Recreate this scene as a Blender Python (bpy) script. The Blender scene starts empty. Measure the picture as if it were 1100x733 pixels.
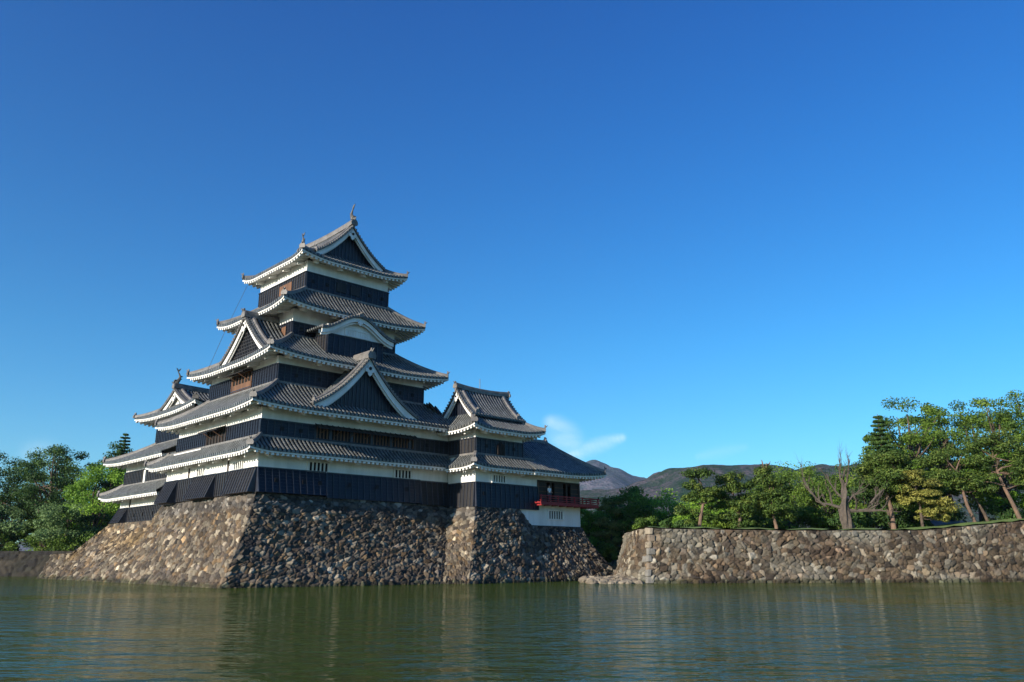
import bpy, math, random
import numpy as np
from mathutils import Vector

S = bpy.context.scene
COL = S.collection
R = math.radians

# ------------------------------------------------------------------ camera, sky, sun, exposure
TH = R(46.467)
UX, UY = math.sin(TH), math.cos(TH)          # castle frame: a runs along the shaded front
VX, VY = -math.cos(TH), math.sin(TH)         # b runs along the sunlit side
CX, CY = -17.625, 72.0
PHI = math.pi / 2 - TH

cam_d = bpy.data.cameras.new('camera')
cam = bpy.data.objects.new('camera', cam_d); COL.objects.link(cam); S.camera = cam
cam.location = (0, 0, 1.8)
cam.rotation_euler = (math.pi / 2 + 0.264, 0, 0)
cam_d.sensor_width = 36.0
cam_d.lens = 869.0 / 1100.0 * 36.0
cam_d.clip_start = 0.1
cam_d.clip_end = 20000

SUN_EL = R(16.0)
SUN_DIR = Vector((-UX, -UY, 0)).normalized()  # towards the sun, along the front of the keep
sa = R(-0.8)
SUN_DIR = Vector((SUN_DIR.x * math.cos(sa) - SUN_DIR.y * math.sin(sa), SUN_DIR.x * math.sin(sa) + SUN_DIR.y * math.cos(sa), 0))
SUN_DIR = Vector((SUN_DIR.x * math.cos(SUN_EL), SUN_DIR.y * math.cos(SUN_EL), math.sin(SUN_EL)))
sun_d = bpy.data.lights.new('sun', 'SUN'); sun_d.energy = 4.7; sun_d.angle = R(0.5); sun_d.color = (1.0, 0.89, 0.74)
sun = bpy.data.objects.new('sun', sun_d); COL.objects.link(sun)
sun.rotation_euler = SUN_DIR.to_track_quat('Z', 'Y').to_euler(); sun.location = (-100, -80, 60)

W = bpy.data.worlds.new('World'); S.world = W; W.use_nodes = True
nt = W.node_tree; nt.nodes.clear()
def wn(t, **k):
    n = nt.nodes.new(t)
    for a, b in k.items(): setattr(n, a, b)
    return n
sky = wn('ShaderNodeTexSky', sky_type='NISHITA', sun_disc=False, sun_elevation=SUN_EL,
         sun_rotation=math.atan2(SUN_DIR.x, SUN_DIR.y), altitude=600, air_density=1.0, dust_density=0.3, ozone_density=3.0)
hsv = wn('ShaderNodeHueSaturation'); hsv.inputs['Saturation'].default_value = 1.25; hsv.inputs['Value'].default_value = 1.0
tint = wn('ShaderNodeMix', data_type='RGBA', blend_type='MULTIPLY'); tint.inputs[0].default_value = 1.0
tint.inputs[7].default_value = (0.62, 0.95, 1.25, 1)
geo = wn('ShaderNodeTexCoord')
# thin wisps of cloud, fixed in the sky by direction
mp = wn('ShaderNodeMapping'); mp.inputs['Scale'].default_value = (5.0, 5.0, 16.0); mp.inputs['Rotation'].default_value = (0, R(-20), 0)
cl = wn('ShaderNodeTexNoise'); cl.inputs['Scale'].default_value = 1.6; cl.inputs['Detail'].default_value = 7; cl.inputs['Roughness'].default_value = 0.55; cl.inputs['Distortion'].default_value = 0.6
def blob(dx, dy, dz, r0, r1):
    v = Vector((dx, dy, dz)).normalized()
    vd = wn('ShaderNodeVectorMath', operation='DISTANCE'); vd.inputs[1].default_value = v
    nrm = wn('ShaderNodeVectorMath', operation='NORMALIZE'); nt.links.new(geo.outputs['Generated'], nrm.inputs[0]); nt.links.new(nrm.outputs[0], vd.inputs[0])
    mr = wn('ShaderNodeMapRange', interpolation_type='SMOOTHSTEP'); mr.inputs[1].default_value = r0; mr.inputs[2].default_value = r1; mr.inputs[3].default_value = 1; mr.inputs[4].default_value = 0
    nt.links.new(vd.outputs['Value'], mr.inputs[0]); return mr
def stroke(p0, p1, w):
    # a soft streak of cirrus along a short arc of sky
    a = Vector(p0).normalized(); b = Vector(p1).normalized(); out = None
    for i in range(14):
        k = i / 13; c = a.lerp(b, k)
        m = blob(c.x, c.y, c.z, 0.0, w * (0.35 + 0.75 * math.sin(math.pi * (0.12 + 0.76 * k))))
        if out is None: out = m.outputs[0]
        else:
            mx = wn('ShaderNodeMath', operation='MAXIMUM'); nt.links.new(out, mx.inputs[0]); nt.links.new(m.outputs[0], mx.inputs[1]); out = mx.outputs[0]
    return out
rampc = wn('ShaderNodeMapRange', interpolation_type='SMOOTHSTEP'); rampc.inputs[1].default_value = 0.30; rampc.inputs[2].default_value = 0.74
nt.links.new(geo.outputs['Generated'], mp.inputs[0]); nt.links.new(mp.outputs[0], cl.inputs[0]); nt.links.new(cl.outputs[0], rampc.inputs[0])
acc = None
for (p0, p1, w, s) in (((0.0713, 1.002, 0.1254), (0.1358, 0.9966, 0.1454), 0.0125, 0.8), ((0.0483, 0.9921, 0.1621), (0.0829, 1.0011, 0.1287), 0.024, 0.55), ((-0.5984, 1.0017, 0.1265), (-0.5684, 1.0017, 0.1285), 0.020, 0.18), ((0.2301, 1.0026, 0.1232), (0.2877, 0.9996, 0.1343), 0.010, 0.16)):
    st = stroke(p0, p1, w)
    m = wn('ShaderNodeMath', operation='MULTIPLY'); m.inputs[1].default_value = s; nt.links.new(st, m.inputs[0])
    if acc is None: acc = m.outputs[0]
    else:
        mx = wn('ShaderNodeMath', operation='MAXIMUM'); nt.links.new(acc, mx.inputs[0]); nt.links.new(m.outputs[0], mx.inputs[1]); acc = mx.outputs[0]
mm = wn('ShaderNodeMath', operation='MULTIPLY'); nt.links.new(acc, mm.inputs[0]); nt.links.new(rampc.outputs[0], mm.inputs[1]); rampc.inputs[3].default_value = 0.22
mixc = wn('ShaderNodeMix', data_type='RGBA'); mixc.inputs[7].default_value = (6.0, 7.2, 7.8, 1)
bg = wn('ShaderNodeBackground'); bg.inputs['Strength'].default_value = 0.097
out = wn('ShaderNodeOutputWorld')
sx_ = wn('ShaderNodeSeparateXYZ'); nt.links.new(geo.outputs['Generated'], sx_.inputs[0])
grd = wn('ShaderNodeValToRGB'); ge = grd.color_ramp.elements
ge[0].position = 0.0; ge[0].color = (0.60, 0.98, 1.04, 1); ge[1].position = 0.75; ge[1].color = (0.24, 0.62, 1.10, 1); gm = ge.new(0.25); gm.color = (0.42, 0.94, 1.08, 1)
nt.links.new(sx_.outputs[2], grd.inputs[0]); nt.links.new(grd.outputs[0], tint.inputs[7])
nt.links.new(sky.outputs[0], hsv.inputs['Color']); nt.links.new(hsv.outputs[0], tint.inputs[6])
nt.links.new(tint.outputs[2], mixc.inputs[6]); nt.links.new(mm.outputs[0], mixc.inputs[0])
nt.links.new(mixc.outputs[2], bg.inputs[0]); nt.links.new(bg.outputs[0], out.inputs[0])

S.view_settings.view_transform = 'Standard'; S.view_settings.look = 'None'
S.view_settings.exposure = 0.88; S.view_settings.gamma = 1.0; S.view_settings.use_curve_mapping = False
S.render.engine = 'CYCLES'
S.cycles.max_bounces = 6; S.cycles.diffuse_bounces = 3; S.cycles.glossy_bounces = 3; S.cycles.transparent_max_bounces = 4

# ------------------------------------------------------------------ materials
def material(name, base, rough=0.8, var=0.0, scale=3.0, col2=None, spec=0.5, bump=0.0, bscale=20.0, attr=None, streak=False):
    m = bpy.data.materials.new(name); m.use_nodes = True
    t = m.node_tree; b = t.nodes['Principled BSDF']
    b.inputs['Roughness'].default_value = rough; b.inputs['Specular IOR Level'].default_value = spec
    b.inputs['Base Color'].default_value = (*base, 1)
    tc = t.nodes.new('ShaderNodeTexCoord')
    src = None
    if attr:
        at = t.nodes.new('ShaderNodeAttribute'); at.attribute_name = attr; src = at.outputs['Color']
    if col2 is not None or var:
        n = t.nodes.new('ShaderNodeTexNoise'); n.inputs['Scale'].default_value = scale; n.inputs['Detail'].default_value = 6; n.inputs['Roughness'].default_value = 0.65
        if streak:
            mp = t.nodes.new('ShaderNodeMapping'); mp.inputs['Scale'].default_value = (1, 1, 0.18); t.links.new(tc.outputs['Object'], mp.inputs[0]); t.links.new(mp.outputs[0], n.inputs[0])
        else: t.links.new(tc.outputs['Object'], n.inputs[0])
        mr = t.nodes.new('ShaderNodeMapRange'); mr.inputs[1].default_value = 0.35; mr.inputs[2].default_value = 0.7; t.links.new(n.outputs[0], mr.inputs[0])
        mx = t.nodes.new('ShaderNodeMix'); mx.data_type = 'RGBA'
        if col2 is None: col2 = tuple(c * (1 - var) for c in base)
        if attr:
            mx.blend_type = 'MULTIPLY'; t.links.new(src, mx.inputs[6]); mx.inputs[7].default_value = (*col2, 1)
        else:
            mx.inputs[6].default_value = (*base, 1); mx.inputs[7].default_value = (*col2, 1)
        t.links.new(mr.outputs[0], mx.inputs[0]); src = mx.outputs[2]
    if src is not None: t.links.new(src, b.inputs['Base Color'])
    if bump:
        n2 = t.nodes.new('ShaderNodeTexNoise'); n2.inputs['Scale'].default_value = bscale; n2.inputs['Detail'].default_value = 5; t.links.new(tc.outputs['Object'], n2.inputs[0])
        bp = t.nodes.new('ShaderNodeBump'); bp.inputs['Strength'].default_value = bump; bp.inputs['Distance'].default_value = 0.05
        t.links.new(n2.outputs[0], bp.inputs['Height']); t.links.new(bp.outputs[0], b.inputs['Normal'])
    return m

M = {}
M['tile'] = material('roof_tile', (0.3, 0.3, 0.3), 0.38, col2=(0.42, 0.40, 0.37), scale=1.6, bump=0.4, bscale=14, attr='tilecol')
M['ridge'] = material('ridge_tile', (0.20, 0.19, 0.18), 0.55, col2=(0.09, 0.085, 0.08), scale=2.5, bump=0.4)
M['plaster'] = material('white_plaster', (0.84, 0.83, 0.80), 0.85, col2=(0.64, 0.63, 0.59), scale=1.1, streak=True, bump=0.15, bscale=6)
M['board'] = material('black_lacquered_board', (0.006, 0.009, 0.018), 0.40, col2=(0.013, 0.016, 0.025), scale=1.6, streak=True, bump=0.2, spec=0.35)
M['batten'] = material('board_batten', (0.026, 0.034, 0.055), 0.45, col2=(0.012, 0.013, 0.018), scale=2.0)
M['wornboard'] = material('weathered_board', (0.028, 0.026, 0.026), 0.6, col2=(0.010, 0.011, 0.014), scale=1.5, spec=0.3, streak=True, bump=0.3)
M['wood'] = material('brown_wood', (0.16, 0.075, 0.035), 0.7, col2=(0.07, 0.035, 0.02), scale=2.0, streak=True)
M['darkwood'] = material('dark_wood', (0.045, 0.028, 0.02), 0.7, col2=(0.02, 0.013, 0.01), scale=2.0, streak=True)
M['dark'] = material('dark_interior', (0.008, 0.008, 0.009), 0.9)
M['red'] = material('vermilion_lacquer', (0.30, 0.018, 0.022), 0.45, col2=(0.18, 0.012, 0.015), scale=2.5)
M['metal'] = material('dark_metal', (0.08, 0.08, 0.08), 0.5)
M['bronze'] = material('weathered_bronze', (0.10, 0.095, 0.08), 0.6, col2=(0.05, 0.05, 0.045), scale=4)

# ------------------------------------------------------------------ object helpers
OFF = {}
def tag(o, label=None, cat=None, group=None, kind=None):
    if label: o['label'] = label
    if cat: o['category'] = cat
    if group: o['group'] = group
    if kind: o['kind'] = kind
    return o

def thing(name, label, cat, a, b, z, group=None, castle=True):
    o = bpy.data.objects.new(name, None); COL.objects.link(o); o.empty_display_size = 0.5
    if castle:
        o.location = (CX + a * UX + b * VX, CY + a * UY + b * VY, z); o.rotation_euler = (0, 0, PHI)
    else: o.location = (a, b, z)
    OFF[o.name] = (a, b, z)
    return tag(o, label, cat, group)

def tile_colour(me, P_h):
    # sunlit cover tiles and shaded pan tiles between them, painted into the vertex colour
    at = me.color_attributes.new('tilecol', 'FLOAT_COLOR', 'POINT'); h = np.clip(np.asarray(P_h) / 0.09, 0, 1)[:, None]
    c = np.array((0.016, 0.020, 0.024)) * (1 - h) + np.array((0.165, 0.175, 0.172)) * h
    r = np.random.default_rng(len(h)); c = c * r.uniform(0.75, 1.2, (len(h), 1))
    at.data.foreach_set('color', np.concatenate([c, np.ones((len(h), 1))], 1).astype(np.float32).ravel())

def mesh_from(name, V, F, mat, smooth=False):
    me = bpy.data.meshes.new(name)
    V = np.asarray(V, dtype=np.float32)
    if isinstance(F, np.ndarray):
        nf, k = F.shape
        me.vertices.add(len(V)); me.vertices.foreach_set('co', V.ravel())
        me.loops.add(nf * k); me.loops.foreach_set('vertex_index', F.astype(np.int32).ravel())
        me.polygons.add(nf); me.polygons.foreach_set('loop_start', np.arange(0, nf * k, k, dtype=np.int32))
        me.update(calc_edges=True); me.validate()
    else:
        me.from_pydata(V.tolist(), [], F); me.update()
    if smooth: me.polygons.foreach_set('use_smooth', np.ones(len(me.polygons), dtype=bool))
    if isinstance(mat, (list, tuple)):
        for m in mat: me.materials.append(m)
    else: me.materials.append(mat)
    return me

class MB:
    def __init__(s): s.v = []; s.f = []; s.h = []
    def quadmesh(s, P):            # P: (n, m, 3) grid
        n, m = P.shape[:2]; k = len(s.v); s.v.extend(P.reshape(-1, 3).tolist())
        for i in range(n - 1):
            for j in range(m - 1):
                a = k + i * m + j; s.f.append((a, a + 1, a + m + 1, a + m))
    def poly(s, pts): k = len(s.v); s.v.extend([tuple(p) for p in pts]); s.f.append(tuple(range(k, k + len(pts))))
    def hexa(s, p):                # 8 points: bottom 4 ring, top 4 ring
        k = len(s.v); s.v.extend([tuple(q) for q in p])
        for f in ((0, 3, 2, 1), (4, 5, 6, 7), (0, 1, 5, 4), (1, 2, 6, 5), (2, 3, 7, 6), (3, 0, 4, 7)): s.f.append(tuple(k + i for i in f))
    def box(s, a0, a1, b0, b1, z0, z1):
        s.hexa([(a0, b0, z0), (a1, b0, z0), (a1, b1, z0), (a0, b1, z0), (a0, b0, z1), (a1, b0, z1), (a1, b1, z1), (a0, b1, z1)])
    def sweep(s, pts, prof, side, up=(0, 0, 1), cap=True, scale=None):
        # pts: path; prof: list of (x, y) offsets along side vector and up
        n = len(prof); k = len(s.v)
        for i, p in enumerate(pts):
            sc = 1 if scale is None else scale[i]
            for (x, y) in prof:
                s.v.append(tuple(p[c] + (side[c] * x + up[c] * y) * sc for c in range(3)))
        for i in range(len(pts) - 1):
            for j in range(n):
                a = k + i * n + j; b = k + i * n + (j + 1) % n
                s.f.append((a, b, b + n, a + n))
        if cap:
            s.f.append(tuple(range(k + n - 1, k - 1, -1))); e = k + (len(pts) - 1) * n; s.f.append(tuple(range(e, e + n)))
    def tube(s, pts, rad, n=7):
        pts = [Vector(p) for p in pts]; k = len(s.v)
        d0 = (pts[1] - pts[0]).normalized(); ref = Vector((0, 0, 1)) if abs(d0.z) < 0.9 else Vector((1, 0, 0))
        x = d0.cross(ref).normalized()
        for i, p in enumerate(pts):
            d = (pts[min(i + 1, len(pts) - 1)] - pts[max(i - 1, 0)]).normalized()
            x = (x - d * x.dot(d)).normalized(); y = d.cross(x)
            r = rad[i] if hasattr(rad, '__len__') else rad
            for j in range(n):
                t = 2 * math.pi * j / n; s.v.append(tuple(p + (x * math.cos(t) + y * math.sin(t)) * r))
        for i in range(len(pts) - 1):
            for j in range(n):
                a = k + i * n + j; b = k + i * n + (j + 1) % n; s.f.append((a, b, b + n, a + n))
        s.f.append(tuple(range(k + n - 1, k - 1, -1))); e = k + (len(pts) - 1) * n; s.f.append(tuple(range(e, e + n)))
    def prism(s, outline, fr, depth):   # outline (x, y) in frame fr: origin, xdir, ydir, ndir
        o, X, Y, N = fr; n = len(outline); k = len(s.v)
        for d in (0, depth):
            for (x, y) in outline: s.v.append(tuple(o[c] + X[c] * x + Y[c] * y + N[c] * d for c in range(3)))
        s.f.append(tuple(range(k + n - 1, k - 1, -1))); s.f.append(tuple(range(k + n, k + 2 * n)))
        for j in range(n):
            a = k + j; b = k + (j + 1) % n; s.f.append((a, b, b + n, a + n))
    def build(s, name, mat, parent, smooth=False, label=None):
        off = OFF[parent.name]
        V = np.array(s.v, dtype=np.float64).reshape(-1, 3) - np.array(off)
        me = mesh_from(name, V, s.f, mat, smooth)
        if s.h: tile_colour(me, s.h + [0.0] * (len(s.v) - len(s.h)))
        o = bpy.data.objects.new(name, me); COL.objects.link(o); o.parent = parent; OFF[o.name] = off
        if label: o['label'] = label
        return o
# ------------------------------------------------------------------ castle vocabulary
RIB = 0.36
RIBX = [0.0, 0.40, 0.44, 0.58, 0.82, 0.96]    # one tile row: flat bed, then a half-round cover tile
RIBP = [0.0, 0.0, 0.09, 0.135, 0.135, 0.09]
def ribcols(x0, x1):
    n = max(1, int(round((x1 - x0) / RIB))); st = (x1 - x0) / n
    xs = [x0 + (i + f) * st for i in range(n) for f in RIBX] + [x1]
    hs = [h for i in range(n) for h in RIBP] + [0.0]
    return np.array(xs), np.array(hs)

class Side:
    """One slope of a skirt or hip roof. P0 outer corner, e along the eave, n inward."""
    def __init__(s, P0, e, n, L, run, iL, iR, z0, z1, lift=0.25, conc=0.22, k=1.6, xa=0.0, xb=None):
        s.P0, s.e, s.n, s.L, s.run, s.iL, s.iR, s.z0, s.z1, s.lift, s.conc, s.k = P0, e, n, L, run, iL, iR, z0, z1, lift, conc, k
        s.xa = xa; s.xb = L if xb is None else xb
    def g(s, x):
        g = 9.0
        if s.iL: g = min(g, x / s.iL)
        if s.iR: g = min(g, (s.L - x) / s.iR)
        return max(g, 0.0)
    def z(s, x, t):
        q = t * (1 - s.conc) + s.conc * t * t
        l = s.lift * max(0.0, 1 - s.g(x) / s.k) ** 2 * (1 - 0.8 * t)
        return s.z0 + (s.z1 - s.z0) * q + l
    def pos(s, x, t, dz=0.0):
        return (s.P0[0] + s.e[0] * x + s.n[0] * s.run * t, s.P0[1] + s.e[1] * x + s.n[1] * s.run * t, s.z(x, t) + dz)
    def tiles(s, mb):
        xs, hs = ribcols(s.xa, s.xb)
        nr = max(3, int(round(math.hypot(s.run, s.z1 - s.z0) / 0.30)))
        ts = []
        for i in range(nr): ts += [(i / nr, 0.028), ((i + 0.93) / nr, 0.0)]
        ts.append((1.0, 0.0))
        P = np.zeros((len(xs), len(ts) + 1, 3))
        for i, (x, h) in enumerate(zip(xs, hs)):
            tm = min(1.0, s.g(x))
            for j, (t, st) in enumerate(ts):
                tt = t * tm if tm < 1 else t
                P[i, j + 1] = s.pos(x, tt, h + st)
            P[i, 0] = P[i, 1]; P[i, 0, 2] = s.z(x, 0) - 0.10     # hanging lip of the eave tiles
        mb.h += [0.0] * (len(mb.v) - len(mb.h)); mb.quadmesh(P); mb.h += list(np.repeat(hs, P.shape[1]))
    def eaves(s, mb, over, trim=True):
        # soffit, two white fascia boards and the row of plastered rafter ends
        n = max(2, int((s.xb - s.xa) / 0.4)); xs = np.linspace(s.xa, s.xb, n + 1)
        tt = over / s.run
        def row(d, dz, x, lim=True):
            t = min(d / s.run, max(0.0, s.g(x))) if lim else d / s.run
            p = s.pos(x, t); z = s.z(x, 0) + dz + 0.30 * t * s.run
            return (p[0], p[1], z)
        P = np.array([[row(0.06, -0.10, x), row(0.06, -0.24, x), row(0.24, -0.24, x), row(0.24, -0.18, x), row(over + 0.1, -0.18, x)] for x in xs])
        mb.quadmesh(P)
        nr = max(2, int(round((s.xb - s.xa) / 0.42))); st = (s.xb - s.xa) / nr
        for i in range(nr):
            x = s.xa + (i + 0.5) * st; w = 0.105
            dl = min(over + 0.05, s.g(x) * s.run)
            if dl < 0.25: continue
            q = []
            for dz in (-0.42, -0.245):
                for (d, xx) in ((0.12, x - w), (0.12, x + w), (dl, x + w), (dl, x - w)):
                    p = s.pos(xx, 0); p2 = (p[0] + s.n[0] * d, p[1] + s.n[1] * d, s.z(x, 0) + dz + 0.30 * d)
                    q.append(p2)
            mb.hexa(q)
        # plaster beams carrying the eave
        nb = max(1, int((s.xb - s.xa - 2 * over) / 2.6))
        for i in range(nb + 1):
            x = s.xa + over + 0.6 + (s.xb - s.xa - 2 * over - 1.2) * i / max(1, nb)
            q = []
            for dz in (-0.66, -0.43):
                for (d, xx) in ((over * 0.45, x - 0.13), (over * 0.45, x + 0.13), (over + 0.05, x + 0.13), (over + 0.05, x - 0.13)):
                    p = s.pos(xx, 0); q.append((p[0] + s.n[0] * d, p[1] + s.n[1] * d, s.z(x, 0) + dz + 0.30 * d))
            mb.hexa(q)
    def hip(s, right=True, steps=8, t0=0.03, t1=1.0):
        pts = []
        for i in range(steps + 1):
            t = t1 + (t0 - t1) * i / steps
            x = s.L - s.iR * t if right else s.iL * t
            pts.append(s.pos(x, t, 0.02))
        return pts

RPROF = [(-0.17, 0), (-0.17, 0.20), (-0.09, 0.31), (0.09, 0.31), (0.17, 0.20), (0.17, 0)]
def ridge_sweep(mb, pts, sc=1.0, prof=RPROF):
    d = Vector(pts[-1]) - Vector(pts[0]); d.z = 0; d.normalize()
    side = (d.y, -d.x, 0)
    mb.sweep(pts, [(x * sc, y * sc) for x, y in prof], side)
def end_tile(mb, p, d, sc=1.0):
    """onigawara: shield tile with a curled horn, p foot, d outward direction"""
    d = Vector((d[0], d[1], 0)).normalized(); sd = Vector((d.y, -d.x, 0))
    ol = [(-0.26, -0.05), (0.26, -0.05), (0.30, 0.14), (0.20, 0.34), (0.08, 0.42), (0.05, 0.60), (-0.05, 0.60), (-0.08, 0.42), (-0.20, 0.34), (-0.30, 0.14)]
    mb.prism([(x * sc, y * sc) for x, y in ol], (p, sd, (0, 0, 1), d), 0.13 * sc)
    q = Vector(p) + Vector((0, 0, 0.34 * sc))
    mb.tube([q, q + d * 0.16 * sc + Vector((0, 0, 0.08 * sc)), q + d * 0.30 * sc + Vector((0, 0, 0.22 * sc))], [0.08 * sc, 0.06 * sc, 0.02 * sc], 6)

def skirt(parent, outer, inner, z0, z1, over, lift=0.25, conc=0.22, cuts=None, label=None, sides='WSEN', hips=None, name='roof', band=True):
    """outer / inner = (a0, a1, b0, b1). Sides W (a0), S (b0), E (a1), N (b1)."""
    A0, A1, B0, B1 = outer; a0, a1, b0, b1 = inner; cuts = cuts or {}
    wi, ei, si, ni = a0 - A0, A1 - a1, b0 - B0, B1 - b1
    defs = {'S': ((A0, B0), (1, 0), (0, 1), A1 - A0, si, wi, ei), 'E': ((A1, B0), (0, 1), (-1, 0), B1 - B0, ei, si, ni),
            'N': ((A1, B1), (-1, 0), (0, -1), A1 - A0, ni, ei, wi), 'W': ((A0, B1), (0, -1), (1, 0), B1 - B0, wi, ni, si)}
    mt = MB(); sd = {}
    for k in sides:
        P0, e, n, L, run, iL, iR = defs[k]
        xa, xb = cuts.get(k, (0.0, L))
        if xa > 0: iL = 0
        if xb < L: iR = 0
        s = Side(P0, e, n, L, run, iL, iR, z0, z1, lift, conc, xa=xa, xb=xb); sd[k] = s; s.tiles(mt)
    roof = mt.build(name, M['tile'], parent, label=label)
    for k, s in sd.items():
        me = MB(); s.eaves(me, over[k] if isinstance(over, dict) else over); me.build('eaves', M['plaster'], roof)
    for k, s in sd.items():          # each side draws the hip at its right-hand end
        if s.iR and (hips is None or k in hips):
            mh = MB(); pts = s.hip(True); ridge_sweep(mh, pts)
            d = Vector(pts[-1]) - Vector(pts[0]); end_tile(mh, (pts[-1][0], pts[-1][1], pts[-1][2] + 0.02), d, 0.95)
            mh.build('hip_ridge', M['ridge'], roof)
    if band:
        mbd = MB(); w = 0.16
        for k, s in sd.items():
            if k == 'S': mbd.box(a0 - w, min(a1 + w, A0 + s.xb), b0 - w, b0 + 0.02, z1 - 0.05, z1 + 0.13)
            if k == 'N': mbd.box(a0 - w, a1 + w, b1 - 0.02, b1 + w, z1 - 0.05, z1 + 0.13)
            if k == 'W': mbd.box(a0 - w, a0 + 0.02, b0 - w + 0.003, b1 + w - 0.003, z1 - 0.05, z1 + 0.133)
            if k == 'E': mbd.box(a1 - 0.02, a1 + w, b0 - w + 0.003, b1 + w - 0.003, z1 - 0.05, z1 + 0.133)
        mbd.build('flashing_tiles', M['ridge'], roof)
    return roof, sd

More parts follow.
